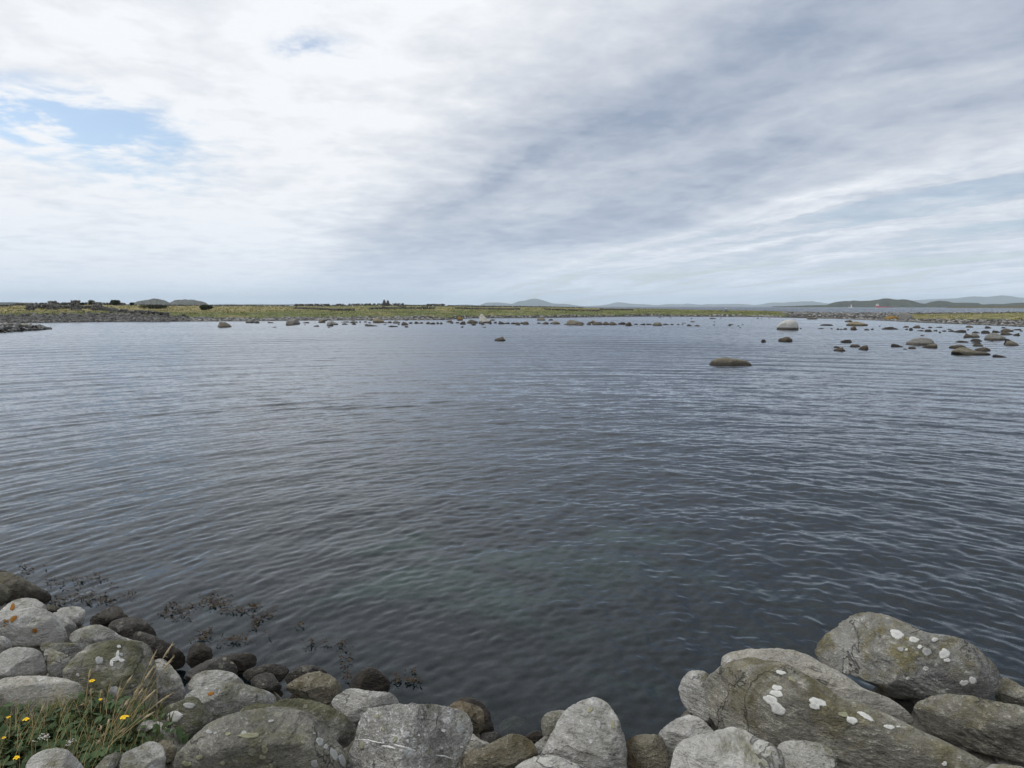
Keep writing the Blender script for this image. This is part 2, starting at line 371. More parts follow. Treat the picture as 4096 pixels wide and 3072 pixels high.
# crop, outline points, height of the centre above the water, material, boxiness, thickness, label
NEAR = [
 ('A', '0,165 70,168 150,200 280,265 385,325 398,350 380,395 330,412 250,420 100,440 0,450 -120,400 -150,250 -80,180', .22, 'slab', .8, .7, 'smooth drab brown slab leaning into the water at the left edge'),
 ('A', '0,258 40,265 88,320 60,380 0,440 -80,430 -100,320 -50,265', .45, 'slab', .8, .8, 'small drab stone at the left edge in front of the brown slab'),
 ('A', '0,470 60,410 110,378 200,365 270,372 330,410 360,450 340,560 100,600 0,600 -60,540', .45, 'pale', .85, .8, 'pale boulder with faint rusty streak behind the orange spotted boulder'),
 ('A', '-20,560 60,500 150,450 260,430 330,445 410,490 480,560 515,640 515,695 420,725 250,735 100,730 0,700 -60,640', .6, 'pale', .8, .8, 'pale rough boulder with orange lichen spots near the left edge'),
 ('A', '380,480 440,470 500,505 540,530 585,570 580,605 520,635 470,620 420,570', .5, 'pale', .8, .8, 'pale stone tucked behind the orange spotted boulder'),
 ('A', '425,468 460,440 540,428 610,432 648,460 648,520 630,570 560,580 500,560 440,510', .35, 'pale', .75, .9, 'small whitish block above the orange spotted boulder'),
 ('A', '335,420 400,415 470,440 450,475 400,490 350,470', .25, 'slab', .85, .8, 'low brownish stone beside the floating weed and the whitish block'),
 ('A', '670,530 740,480 820,440 880,422 920,435 940,480 985,500 960,540 880,590 780,605 700,580', .2, 'dark', .8, .8, 'dark peaked stone at the water right of the whitish block'),
 ('A', '800,590 850,545 930,515 1010,505 1090,525 1150,570 1195,630 1180,700 1080,740 950,700 870,640', .25, 'dark', .8, .8, 'dark rounded boulder with lichen flecks at the waterline'),
 ('A', '960,640 1060,615 1150,640 1270,700 1380,760 1425,830 1400,890 1300,920 1180,840 1050,740', .2, 'dark', .75, .7, 'long dark wet slab sloping down to the waterline'),
 ('A', '1430,790 1450,730 1500,700 1560,715 1610,750 1620,800 1600,870 1540,905 1460,900 1415,850', .14, 'dark', .7, .9, 'dark blocky stone in the water beside the long wet slab'),
 ('A', '510,640 600,600 660,575 760,565 840,600 900,640 1000,680 1080,690 1060,760 800,770 640,730 520,690', .55, 'grey', .75, .7, 'flat grey rock with pale edge behind the large central left boulder'),
 ('A', '270,715 400,705 620,705 690,715 620,790 560,820 400,800 290,760', .7, 'grey', .7, .8, 'flat topped grey rock below the orange spotted boulder'),
 ('A', '480,950 500,880 570,800 650,740 740,705 850,690 960,695 1050,690 1130,720 1170,790 1185,900 1190,1050 1210,1200 1190,1290 1100,1330 900,1330 700,1270 560,1170 490,1050', .85, 'moss', .8, .75, 'large grey green boulder behind the grass with whitish lichen streaks'),
 ('A', '1180,800 1230,815 1300,880 1370,960 1405,1040 1420,1100 1360,1180 1250,1220 1150,1200 1110,1000 1130,850', .72, 'grey', .8, .8, 'pale grey boulder just right of the large grey green boulder'),
 ('A', '330,760 380,740 440,770 540,810 580,835 530,900 470,970 380,970 340,860', .8, 'grey', .8, .8, 'grey stone wedged left of the large grey green boulder'),
 ('A', '0,790 60,750 150,738 240,745 310,770 345,850 370,930 300,975 150,985 50,985 -30,960 -70,870', .85, 'pale', .8, .8, 'light grey boulder above the long cream boulder at the left edge'),
 ('A', '0,650 50,665 100,710 80,760 20,800 -50,760 -70,690', .75, 'grey', .85, .8, 'small dull grey stone cut by the left edge'),
 ('A', '-80,1030 0,985 120,960 300,958 470,970 580,1000 645,1040 610,1100 570,1170 480,1240 350,1310 240,1320 120,1290 30,1250 -60,1180', .98, 'cream', .75, .75, 'long cream topped boulder behind the yellow flowers'),
 ('A', '1215,1250 1260,1190 1340,1160 1450,1115 1500,1120 1560,1190 1640,1280 1560,1360 1450,1440 1380,1490 1300,1440 1240,1330', .95, 'moss', .8, .8, 'olive grey boulder with one round white lichen disc'),
 ('A', '1030,1370 1080,1310 1150,1292 1230,1310 1290,1380 1350,1480 1280,1530 1130,1500 1040,1430', 1.0, 'grey', .8, .8, 'dark grey stone between the grass and the disc marked boulder'),
 ('A', '1200,1450 1280,1445 1350,1500 1330,1600 1250,1630 1200,1540', 1.05, 'brown', .8, .8, 'small brownish stone wedged beside the big round spotted boulder'),
 ('A', '850,1659 920,1560 1040,1500 1130,1455 1210,1460 1250,1520 1260,1600 1240,1700 1200,1790 1000,1810 880,1750', 1.12, 'grey', .8, .8, 'grey boulder at the bottom edge right of the dry grass stalks'),
 ('A', '720,1659 800,1570 880,1535 930,1540 900,1620 860,1720 760,1750', 1.15, 'moss', .85, .8, 'small greenish stone at the bottom edge amid the dry grass'),
 ('A', '190,1640 240,1570 340,1520 440,1505 520,1525 590,1590 650,1660 620,1780 420,1830 240,1800', 1.25, 'pale', .85, .9, 'rounded pale grey boulder at the bottom edge below the white flowers'),
 ('B', '380,575 480,540 620,520 740,515 790,545 820,600 790,650 680,700 600,700 480,640', .1, 'dark', .75, .7, 'low black brown rock at the waterline before the sunken reddish stone'),
 ('B', '85,740 180,660 300,600 430,560 520,570 580,620 630,710 560,770 400,790 250,800 100,820', .4, 'dark', .8, .8, 'speckled dark grey boulder behind the whitish capped boulder'),
 ('B', '630,720 720,680 850,640 970,625 1080,640 1140,690 1080,760 1000,840 850,860 720,800', .2, 'dark', .8, .8, 'smooth dark brown boulder at the waterline among black stones'),
 ('B', '735,800 800,740 890,710 960,725 1010,790 1070,860 1000,900 850,890 760,860', .4, 'dark', .75, .8, 'small black stone with white flecks in front of the smooth brown boulder'),
 ('B', '100,830 180,740 300,690 430,690 560,710 650,770 700,830 640,920 400,980 200,950', .65, 'pale', .85, .8, 'whitish capped boulder above the boulder with one orange spot'),
 ('B', '60,950 250,860 450,810 680,825 850,880 1000,940 1070,980 900,1080 600,1180 420,1190 250,1120 120,1040', .8, 'grey', .8, .75, 'smooth grey boulder bearing one orange lichen spot'),
 ('B', '1050,870 1180,780 1300,720 1420,700 1540,740 1620,820 1660,900 1620,980 1500,1030 1350,1020 1200,950', .4, 'brown', .8, .8, 'brownish boulder crusted with pale lichen left of the black round stone'),
 ('B', '1070,760 1140,700 1250,640 1350,635 1450,670 1530,720 1450,780 1200,820 1100,850', .25, 'dark', .75, .8, 'black stone with white crust on top behind the brownish crusted boulder'),
 ('B', '1700,870 1740,770 1820,700 1900,660 1970,665 2050,720 2110,780 2120,860 2090,920 1950,950 1780,930', .12, 'black', .8, .9, 'smooth black round stone standing alone in the water'),
 ('B', '1510,1010 1600,930 1700,870 1790,870 1900,895 2080,900 2150,930 2210,1000 2230,1100 2000,1200 1800,1230 1700,1180 1600,1100', .6, 'rough', .8, .75, 'pale rough textured boulder below the smooth black stone'),
 ('B', '0,1560 60,1470 200,1320 370,1190 560,1120 800,1070 1000,1050 1200,1060 1320,1100 1450,1200 1560,1350 1680,1480 1710,1570 1690,1700 1500,1850 1000,1980 500,1930 100,1820 -20,1680', 1.0, 'round', .9, .8, 'big dome shaped olive grey boulder with scattered pale lichen dots'),
 ('B', '560,1110 640,1040 760,1005 870,1030 950,1020 1060,975 1180,965 1350,985 1520,1040 1660,1110 1750,1200 1775,1280 1750,1400 1700,1490 1500,1450 1200,1350 800,1250', .82, 'moss', .8, .8, 'pale topped mossy boulder behind the big dome shaped boulder'),
 ('C', '300,860 330,700 390,590 480,560 650,540 850,530 1050,535 1250,560 1400,610 1470,680 1475,760 1440,860 1390,960 1340,1060 1290,1160 1100,1330 700,1400 350,1330 200,1200 220,1050', .92, 'vein', .72, .8, 'squarish speckled grey boulder crossed by white quartz veins'),
 ('C', '1150,600 1250,520 1330,495 1440,530 1540,560 1565,650 1558,780 1500,840 1430,830 1250,760', .5, 'brown', .75, .8, 'brown crusted block just behind the veined squarish boulder'),
 ('C', '1250,520 1320,470 1420,460 1540,510 1620,600 1640,700 1680,790 1600,870 1450,830 1300,650', .12, 'black', .85, .8, 'dark wet boulder half under water behind the brown crusted block'),
 ('C', '1445,808 1480,850 1560,895 1640,905 1600,950 1500,1000 1400,1030 1340,1060 1380,970 1420,880', .72, 'cream', .8, .7, 'small pointed white stone with rust stains'),
 ('C', '1310,1070 1400,1000 1560,950 1700,880 1800,830 1870,822 1960,850 2040,910 2090,1000 2090,1090 1950,1180 1800,1230 1500,1250 1350,1200', .85, 'brown', .85, .8, 'smooth brown and olive boulder beside the veined squarish boulder'),
 ('C', '1500,850 1570,810 1680,800 1750,840 1750,900 1650,930 1560,910', .4, 'dark', .85, .8, 'small dark stone behind the pointed white stone'),
 ('D', '380,1160 470,1090 600,1040 720,1030 860,1060 960,1110 1100,1160 1200,1240 1000,1380 600,1390 400,1280', 1.05, 'pale', .9, .8, 'pale rounded stone at the bottom edge before the pyramid shaped boulder'),
 ('D', '640,1040 700,920 760,820 820,690 880,600 960,545 1060,490 1130,455 1230,460 1300,520 1350,590 1410,670 1430,770 1470,850 1490,980 1495,1100 1500,1250 1200,1420 800,1380 620,1220', .85, 'rough', .85, .75, 'tall pyramid shaped boulder of coarse pale schist'),
 ('D', '650,690 690,630 760,595 890,590 930,700 850,850 740,930 690,930 660,800', .55, 'moss', .8, .8, 'grey green stone half hidden behind the pyramid shaped boulder'),
 ('D', '580,930 690,840 760,920 700,1050 630,1060 590,1020', .65, 'grey', .8, .8, 'grey stone sliver between the brown olive boulder and the pyramid boulder'),
 ('D', '1480,890 1560,850 1660,825 1790,830 1850,870 1890,980 1920,1070 1900,1200 1700,1280 1520,1230 1480,1050', .8, 'brown', .75, .85, 'dark brown grey boulder just right of the pyramid boulder'),
 ('E', '75,1310 160,1230 260,1165 390,1125 480,1150 560,1220 650,1310 640,1420 400,1520 200,1580 110,1450', .85, 'rough', .85, .8, 'light speckled boulder below the left end of the long olive slab'),
 ('E', '185,1652 230,1480 290,1390 400,1340 580,1310 700,1270 830,1245 930,1270 1000,1330 1110,1370 1230,1430 1320,1530 1420,1580 1510,1650 1530,1800 900,1980 400,1930 190,1820', 1.08, 'pale', .85, .75, 'wide pale boulder at the bottom edge with a small knob on top'),
 ('E', '1235,1430 1310,1390 1450,1380 1620,1395 1740,1430 1800,1490 1830,1570 1830,1652 1740,1780 1500,1800 1300,1650', 1.15, 'pale', .85, .9, 'small rounded grey boulder resting against the long olive slab'),
 ('E', '545,700 570,640 640,580 740,545 900,550 1100,560 1300,610 1450,680 1600,760 1750,860 1900,950 2050,1010 2200,1075 2420,1160 2655,1262 2860,1365 3085,1455 3300,1560 3500,1690 3520,1900 3000,1960 2500,1900 2100,1800 1850,1700 1500,1560 1200,1480 900,1420 680,1350 590,1200 545,1000 535,850', 1.0, 'olive', .72, .5, 'big long olive slab with bold white lichen discs sloping down to the right'),
 ('E', '275,880 310,790 370,700 530,695 620,760 680,1000 660,1220 560,1220 450,1140 380,1100 310,1000', .92, 'rough', .75, .8, 'pale rough boulder at the left end of the big olive slab'),
 ('E', '560,660 690,520 730,490 900,490 1020,490 1190,470 1400,490 1560,540 1700,630 1850,700 2000,790 2140,900 2335,930 2450,1000 2590,1130 2640,1240 2560,1330 2300,1290 1800,1150 1200,920 800,740', .82, 'cream', .8, .5, 'long pale boulder showing behind the big olive slab'),
 ('F', '95,530 120,460 210,350 350,260 450,180 580,120 720,115 850,140 980,190 1100,250 1230,315 1400,335 1550,360 1700,430 1820,530 1930,630 2010,710 2035,800 2000,900 1930,980 1850,985 1700,980 1500,970 1300,980 1130,980 950,960 780,860 600,780 420,710 300,670 150,590', .85, 'gold', .8, .7, 'massive gold green lichened boulder above the water at right'),
 ('F', '1130,1010 1200,970 1320,920 1500,915 1700,940 1850,980 2000,1010 2150,1030 2300,1080 2600,1250 2650,1600 2300,1650 2000,1560 1700,1480 1400,1390 1230,1290 1150,1150', .88, 'olive', .78, .6, 'olive grey streaked boulder below the massive lichened boulder at the right edge'),
 ('F', '2000,740 2120,800 2212,860 2400,950 2450,1080 2200,1100 2000,1050 1920,970 1950,850', .65, 'olive', .8, .8, 'olive stone cut by the right edge behind the massive lichened boulder'),
 ('F', '1780,1690 1900,1610 2050,1620 2212,1640 2300,1750 2000,1850 1820,1800', 1.15, 'pale', .85, .8, 'pale stone tip in the bottom right corner'),
 # under water
 ('B', '820,610 920,540 1050,490 1200,470 1320,490 1360,530 1300,590 1150,640 1000,670 880,660', -.11, 'red', .85, .6, 'flat reddish stone just under the water surface'),
 ('B', '40,300 120,260 200,280 330,300 400,310 360,345 240,345 110,330', -.07, 'black', .8, .6, 'dark sunken stone ringed by ripples near the floating weed'),
 ('C', '1690,760 1760,680 1880,650 1980,680 2010,760 1960,840 1800,870', -.15, 'red', .85, .7, 'reddish stone seen under water behind the brown olive boulder'),
 ('D', '480,850 560,800 640,790 680,850 640,920 540,930', .1, 'black', .85, .8, 'small black wet stone at the waterline behind the stone sliver'),
]


def poly(cs, txt):
    ox, oy, k = CROPS[cs]
    return [(ox + float(a.split(',')[0]) / k, oy + float(a.split(',')[1]) / k) for a in txt.split()]


def outline_rock(pts, C=None, zc=None, D=None, e=.8, depth=.75, nth=96, nph=48, seed=0, rough=1.0, cuts=10):
    """a closed boulder whose outline from the path is the polygon pts (photo px) -> local verts, faces, centre, radius"""
    P = np.array(pts, float); Q = np.roll(P, -1, 0); cr = P[:, 0] * Q[:, 1] - Q[:, 0] * P[:, 1]
    cu = ((P[:, 0] + Q[:, 0]) * cr).sum() / (3 * cr.sum()); cv = ((P[:, 1] + Q[:, 1]) * cr).sum() / (3 * cr.sum())
    C = at_z(cu, cv, zc) if D is None else at_dist(cu, cv, D)
    n = EYE - C; n /= np.linalg.norm(n)
    if D is not None: n[2] = 0; n /= np.linalg.norm(n)
    e1 = np.cross([0, 0, 1], n); e1 /= np.linalg.norm(e1); e2 = np.cross(n, e1)
    L = []
    for u, v in pts:
        d = ray(u, v); X = EYE + d * (np.dot(C - EYE, n) / np.dot(d, n)) - C; L.append((X @ e1, X @ e2))
    L = np.array(L); L2 = np.roll(L, -1, 0); ed = L2 - L
    area = abs((L[:, 0] * L2[:, 1] - L2[:, 0] * L[:, 1]).sum()) / 2; Rm = math.sqrt(area / math.pi)
    th = np.linspace(0, 2 * np.pi, nth, endpoint=False)
    dx, dy = np.cos(th)[:, None], np.sin(th)[:, None]
    den = dx * ed[:, 1] - dy * ed[:, 0]; den = np.where(abs(den) < 1e-12, 1e-12, den)
    tt = (L[:, 0] * ed[:, 1] - L[:, 1] * ed[:, 0]) / den; ss = (L[:, 0] * dy - L[:, 1] * dx) / den
    rr = np.where((ss >= -1e-6) & (ss <= 1 + 1e-6) & (tt > 0), tt, 0).max(1)
    rr = np.where(rr <= 0, Rm, rr)
    ker = np.array([1, 2, 3, 2, 1.]); ker /= ker.sum()
    for _ in range(max(1, nth // 64)): rr = sum(k * np.roll(rr, i - 2) for i, k in enumerate(ker))
    rr = rr * 1.035
    ph = np.linspace(-np.pi / 2, np.pi / 2, nph)
    cp = np.abs(np.cos(ph)) ** e; sp = np.sign(np.sin(ph)) * np.abs(np.sin(ph)) ** e
    A = cp[:, None] * (rr * np.cos(th))[None]; B = cp[:, None] * (rr * np.sin(th))[None]; W = np.repeat((sp * depth * Rm)[:, None], nth, 1)
    X = A[..., None] * e1 + B[..., None] * e2 + W[..., None] * n
    X = X.reshape(-1, 3)
    rg = np.random.default_rng(1000 + seed)
    # broken faces on the side towards the path and on top
    for _ in range(int(cuts * 1.6)):
        d = rg.normal(size=3) + 1.2 * n + np.array([0, 0, .5]); d /= np.linalg.norm(d)
        if d @ n < .42: continue
        pr = X @ d; c = pr.max() * rg.uniform(.60, .90); ov = np.maximum(0, pr - c)
        sft = ov * ov / (ov + .018 * Rm) * .88
        X = X - sft[:, None] * d
    ln = np.linalg.norm(X, axis=1)[:, None] + 1e-9; U = X / ln
    q = X / Rm + rg.uniform(-50, 50, 3)
    lay = rg.normal(size=3); lay /= np.linalg.norm(lay)
    qa = q + lay * (q @ lay)[:, None] * 3.0
    rid = (1 - np.abs(fbm(q * 1.7, 4, seed))) - .7
    dsp = .065 * fbm(q * 1.3, 4, seed + 5) + .04 * rid + .030 * fbm(qa * 3.0, 4, seed + 9, .6) + .014 * fbm(q * 14, 3, seed + 3, .6)
    lc = (q @ lay) * 3.2 + .5 * fbm(q * 1.5, 3, seed + 21); fr_ = lc - np.floor(lc)
    led = np.clip(fr_ / .85, 0, 1) - np.clip((fr_ - .85) / .15, 0, 1)          # worn ledges along the layering
    dsp = dsp + .032 * (led - .5) * np.clip(.5 + 1.2 * noise3(q * 1.1, seed + 31), 0, 1)
    X = X + U * (dsp * Rm * rough)[:, None]
    ca, cb, cw = X @ e1, X @ e2, X @ n; rad = np.hypot(ca, cb); ang = np.mod(np.arctan2(cb, ca), 2 * np.pi)
    nb = min(72, nth // 2); bi = np.minimum((ang / (2 * np.pi) * nb).astype(int), nb - 1); mxr = np.zeros(nb); np.maximum.at(mxr, bi, rad)
    tb_ = (np.arange(nb) + .5) * 2 * np.pi / nb; want = np.interp(tb_, np.append(th, 2 * np.pi), np.append(rr, rr[0])); ratio = np.clip(want / np.maximum(mxr, 1e-6), .7, 1.45)
    ratio = sum(k * np.roll(ratio, i - 2) for i, k in enumerate(ker)) * .985
    fq = np.interp(ang, np.concatenate([[tb_[-1] - 2 * np.pi], tb_, [tb_[0] + 2 * np.pi]]), np.concatenate([[ratio[-1]], ratio, [ratio[0]]]))
    X = (ca * fq)[:, None] * e1 + (cb * fq)[:, None] * e2 + cw[:, None] * n
    nr = nph
    # collapse the poles
    X = X.reshape(nr, nth, 3); X[0] = X[0].mean(0); X[-1] = X[-1].mean(0)
    return X.reshape(-1, 3), grid_faces(nr, nth, True), C, Rm, n


rocks = []
for i, (cs, txt, zc, mk, e, dp, lab) in enumerate(NEAR):
    pts = poly(cs, txt)
    P = np.array(pts); w = np.ptp(P[:, 0])
    nth = int(np.clip(w / 2.8, 72, 200)); nph = nth // 2
    sp_ = 0.5 if mk in ('slab', 'black', 'red') else 1.0
    V, Fc, C, Rm, n = outline_rock(pts, zc=zc, e=e, depth=dp, nth=nth, nph=nph, seed=i * 13, rough=sp_, cuts=2 if mk in ('slab', 'black', 'red') else 3 if mk == 'round' else 8 if mk in ('pale', 'cream') else 10)
    rocks.append(dict(V=V, F=Fc, C=C, R=Rm, mk=mk, lab=lab, zc=zc, n=n))

# ------------------------------------------------------------------ bank, seabed
GRASS_PTS = [(A[0] / CROPS['A'][2], 2200 + A[1] / CROPS['A'][2]) for A in
             ((20, 1380), (120, 1420), (300, 1400), (480, 1330), (620, 1250), (760, 1330), (900, 1380), (980, 1440), (700, 1500), (500, 1500), (820, 1520), (60, 1560), (250, 1500), (640, 1620), (760, 1640), (100, 1680), (-120, 1400), (-120, 1600))]
GR = [at_z(u, v, 1.02) for u, v in GRASS_PTS]
CONES = [(r['C'][0] - r['n'][0] * .15 * r['R'], r['C'][1] - r['n'][1] * .15 * r['R'], r['zc'] - .55 * r['R'], .35 * r['R']) for r in rocks if r['zc'] > 0.05]
CONES += [(g[0], g[1], 1.0, .22) for g in GR]
CONES += [(x, y, 1.55, .5) for x in np.arange(-9, 9.1, 1.0) for y in (-2.5, -1.2, 0.2, 1.1)]
CONES += [(-x0, y0, .1 + .25 * k, .5) for k in range(4) for x0, y0 in ((6.4 + .5 * k, 7.9 - 1.0 * k), (8.0, 9.4 - 1.3 * k))]
CONES += [(x0, y0, .1 + .3 * k, .5) for k in range(4) for x0, y0 in ((5.4, 5.2 - .9 * k), (7.0, 5.0 - .9 * k))]


def seabed_z(x, y):
    r = np.hypot(x, y)
    z = -0.35 - 0.075 * np.clip(r - 6, 0, 18) - 0.01 * np.clip(r - 24, 0, 100)
    return np.maximum(z, -2.2) + .10 * fbm2(x * .5, y * .5, 3, 3)


def bank_z(x, y):
    z = seabed_z(x, y)
    for cx, cy_, cz, cr in CONES:
        z = np.maximum(z, cz - 1.5 * np.maximum(0, np.hypot(x - cx, y - cy_) - cr))
    return z + .035 * fbm2(x * 5, y * 5, 4, 11) * (z > -.3)


def seabed_colour(t, g):
    n = t.noise(g, .42, 6, .6, .5); n2 = t.noise(g, 5, 5, .65)
    sp = t.n.new('ShaderNodeSeparateXYZ'); t.l.new(g, sp.inputs[0])
    sand = gauss(t, sp.outputs[0], sp.outputs[1], 0.3, 11.0, 3.2, 3.4)          # a sandy bottom off the middle of the bank, weed elsewhere
    f = t.step(t.m('ADD', t.m('ADD', n, t.m('MULTIPLY', t.m('SUBTRACT', n2, .5), .22)), t.m('MULTIPLY', sand, .26)), .58, .84)
    return t.mix(f, (0.009, 0.012, 0.010), (0.125, 0.16, 0.118))


def seabed_material():
    m, t, out = new_mat('seabed_sand_and_weed')
    c = seabed_colour(t, t.n.new('ShaderNodeNewGeometry').outputs['Position'])
    p = t.node('ShaderNodeBsdfPrincipled', **{'Base Color': c, 'Roughness': .9, 'Specular IOR Level': .1})
    t.l.new(p.outputs[0], out.inputs[0]); return m


def bank_material():
    m, t, out = new_mat('gravelly_bank')
    g = t.n.new('ShaderNodeNewGeometry').outputs['Position']; sp = t.n.new('ShaderNodeSeparateXYZ'); t.l.new(g, sp.inputs[0])
    n = t.noise(g, 9, 5, .65); n2 = t.noise(g, 40, 3, .6)
    c = t.mix(t.step(n, .35, .65), (0.09, 0.082, 0.065), (0.21, 0.20, 0.175))
    c = t.mix(t.step(t.m('ADD', sp.outputs[2], t.m('MULTIPLY', t.m('SUBTRACT', n, .5), .3)), .25, .05), c, t.mix(t.step(n2, .4, .6), (0.010, 0.009, 0.007), (0.03, 0.024, 0.016)))
    c = t.mix(t.step(sp.outputs[2], -.22, -.36), c, seabed_colour(t, g))
    p = t.node('ShaderNodeBsdfPrincipled', **{'Base Color': c, 'Roughness': .95, 'Specular IOR Level': .1})
    bn = t.n.new('ShaderNodeBump'); bn.inputs['Strength'].default_value = .8; bn.inputs['Distance'].default_value = .02
    t.put(bn.inputs['Height'], n2); t.l.new(bn.outputs[0], p.inputs['Normal']); t.l.new(p.outputs[0], out.inputs[0]); return m


m_bank = bank_material()


xs = np.linspace(-9, 9, 260); ys = np.linspace(-3, 10.5, 200)
GX, GY = np.meshgrid(xs, ys)
BZ = bank_z(GX, GY)


def bank_at(x, y):
    """height of the bank, read from its grid"""
    i = min(max((x - xs[0]) / (xs[1] - xs[0]), 0), len(xs) - 1.001); j = min(max((y - ys[0]) / (ys[1] - ys[0]), 0), len(ys) - 1.001)
    a, b = int(i), int(j); fx, fy = i - a, j - b
    return float((BZ[b, a] * (1 - fx) + BZ[b, a + 1] * fx) * (1 - fy) + (BZ[b + 1, a] * (1 - fx) + BZ[b + 1, a + 1] * fx) * fy)


obj('bank', mesh('bank', np.stack([GX.ravel(), GY.ravel(), BZ.ravel()], 1), grid_faces(200, 260), m_bank), kind='structure')
rr = np.concatenate([np.geomspace(1.5, 60, 120), np.geomspace(66, 24500, 44)]); aa = np.radians(np.linspace(-80, 80, 200))
RR, AA = np.meshgrid(rr, aa, indexing='ij')
sx, sy = RR * np.sin(AA), RR * np.cos(AA)
obj('seabed', mesh('seabed', np.stack([sx.ravel(), sy.ravel(), seabed_z(sx, sy).ravel() - .06], 1), grid_faces(len(rr), 200), seabed_material()), kind='structure')

# ------------------------------------------------------------------ water
WC = np.array([3.6, 5.4])            # the waves run round the point of the bank


def wave_height(x, y, cell):
    rg = np.random.default_rng(5); z = np.zeros_like(x)
    d = np.hypot(x, y)
    calm = 1 / (1 + np.exp(-(d - 7.4 - .9 * np.clip(-x, -2, 4)) / 1.2)) * .75 + .25     # weed and stones damp the waves by the shore
    gust = np.clip(.78 + .75 * fbm2(x * .06, y * .05, 4, 41), .3, 1.5)
    for lam, amp, cnt, spread, calmed in ((3.4, .0110, 6, 5, 1), (1.5, .0095, 10, 4, 1), (.78, .0078, 16, 3.5, 1), (.42, .0056, 20, 3, 1), (.22, .0040, 22, 2.5, 0), (.14, .0018, 16, 2.5, 0)):
        for _ in range(cnt):
            l = lam * rg.uniform(.75, 1.3); c = WC + rg.normal(size=2) * spread * np.array([1.5, 1.1]); phs = rg.uniform(0, 6.28)
            ph = 2 * np.pi / l * np.hypot(x - c[0], y - c[1]) + phs
            wgt = np.clip((l / cell - 2.2) / 2.0, 0, 1)
            z += amp * rg.uniform(.5, 1.2) / math.sqrt(cnt) * 1.4 * wgt * (np.sin(ph) + .25 * np.sin(2 * ph + 1.3)) * (calm if calmed else np.sqrt(calm))
    return z * gust


def water_material():
    m, t, out = new_mat('sea_water')
    geo = t.n.new('ShaderNodeNewGeometry'); pos = geo.outputs['Position']
    sp = t.n.new('ShaderNodeSeparateXYZ'); t.l.new(pos, sp.inputs[0]); x, y = sp.outputs[0], sp.outputs[1]
    dist = t.v('LENGTH', pos); dist = t.n[-1].outputs['Value']
    calm = t.step(dist, 5.5, 14.0)
    # slopes of the ripples the mesh does not carry, as real slope vectors so that they last to the horizon
    gust = t.m('ADD', .55, t.m('MULTIPLY', t.noise(t.xyz(t.m('MULTIPLY', x, .022), t.m('MULTIPLY', y, .05), 0), 1.0, 4, .55), .9))

    def slope(sx_, sy_, amp, seed, det=3):
        c = t.noise(t.xyz(t.m('MULTIPLY', x, sx_), t.m('MULTIPLY', y, sy_), seed), 1.0, det, .55, 0.0, True)
        v_ = t.v('MULTIPLY', t.v('SUBTRACT', c, (.5, .5, .5)), (amp * .55, amp, 0))
        w_ = t.v('MULTIPLY', t.v('ABSOLUTE', v_), (0, -1.25, 0))          # the wind drives the steep faces on to the near bank
        mx_ = t.n.new('ShaderNodeMix'); mx_.data_type = 'VECTOR'
        t.put(mx_.inputs[0], t.m('MULTIPLY', t.step(dist, 9, 60), .8)); t.put(mx_.inputs[4], v_); t.put(mx_.inputs[5], w_)
        return mx_.outputs[1]
    s1 = slope(1.2, 2.2, .40, 0.0); s2 = slope(4.0, 7.0, .38, 5.5); s3 = slope(11, 19, .20, 9.2, 2)
    far = t.m('ADD', t.step(dist, 8.0, 30.0), t.m('MULTIPLY', t.step(dist, 270.0, 420.0), 2.5))
    tot = t.v('ADD', t.v('SCALE', s1, t.m('MULTIPLY', far, gust)), t.v('ADD', t.v('SCALE', s2, t.m('MULTIPLY', t.m('ADD', .22, t.m('MULTIPLY', far, .78)), gust)), t.v('SCALE', s3, t.m('MULTIPLY', t.m('ADD', .35, t.m('MULTIPLY', calm, .65)), gust))))
    N = t.v('NORMALIZE', t.v('ADD', geo.outputs['Normal'], tot))
    fr = t.node('ShaderNodeFresnel', IOR=1.29); t.l.new(N, fr.inputs['Normal'])
    tr = t.node('ShaderNodeBsdfTransparent', Color=(0.52, 0.70, 0.66))
    df = t.node('ShaderNodeBsdfDiffuse', Color=(0.006, 0.012, 0.017))
    body = t.n.new('ShaderNodeMixShader'); t.put(body.inputs[0], t.m('ADD', .35, t.m('MULTIPLY', t.step(dist, 8, 45), .6))); t.l.new(tr.outputs[0], body.inputs[1]); t.l.new(df.outputs[0], body.inputs[2])
    gl = t.node('ShaderNodeBsdfGlossy', Color=(0.92, 0.955, 1.0), Roughness=0.03); t.l.new(N, gl.inputs['Normal'])
    mx = t.n.new('ShaderNodeMixShader'); t.l.new(fr.outputs[0], mx.inputs[0]); t.l.new(body.outputs[0], mx.inputs[1]); t.l.new(gl.outputs[0], mx.inputs[2])
    t.l.new(mx.outputs[0], out.inputs[0]); return m


rr = [3.6]
while rr[-1] < 24500: rr.append(rr[-1] * (1.0036 if rr[-1] < 26 else 1.007 if rr[-1] < 80 else 1.018 if rr[-1] < 300 else 1.06))
rr = np.array(rr); na = 660; aa = np.radians(np.linspace(-52, 52, na))
RR, AA = np.meshgrid(rr, aa, indexing='ij'); wx, wy = RR * np.sin(AA), RR * np.cos(AA)
cell = RR * np.maximum(np.gradient(rr)[:, None] / rr[:, None], aa[1] - aa[0])
obj('water', mesh('water', np.stack([wx.ravel(), wy.ravel(), wave_height(wx, wy, cell).ravel()], 1), grid_faces(len(rr), na), water_material()), kind='structure')

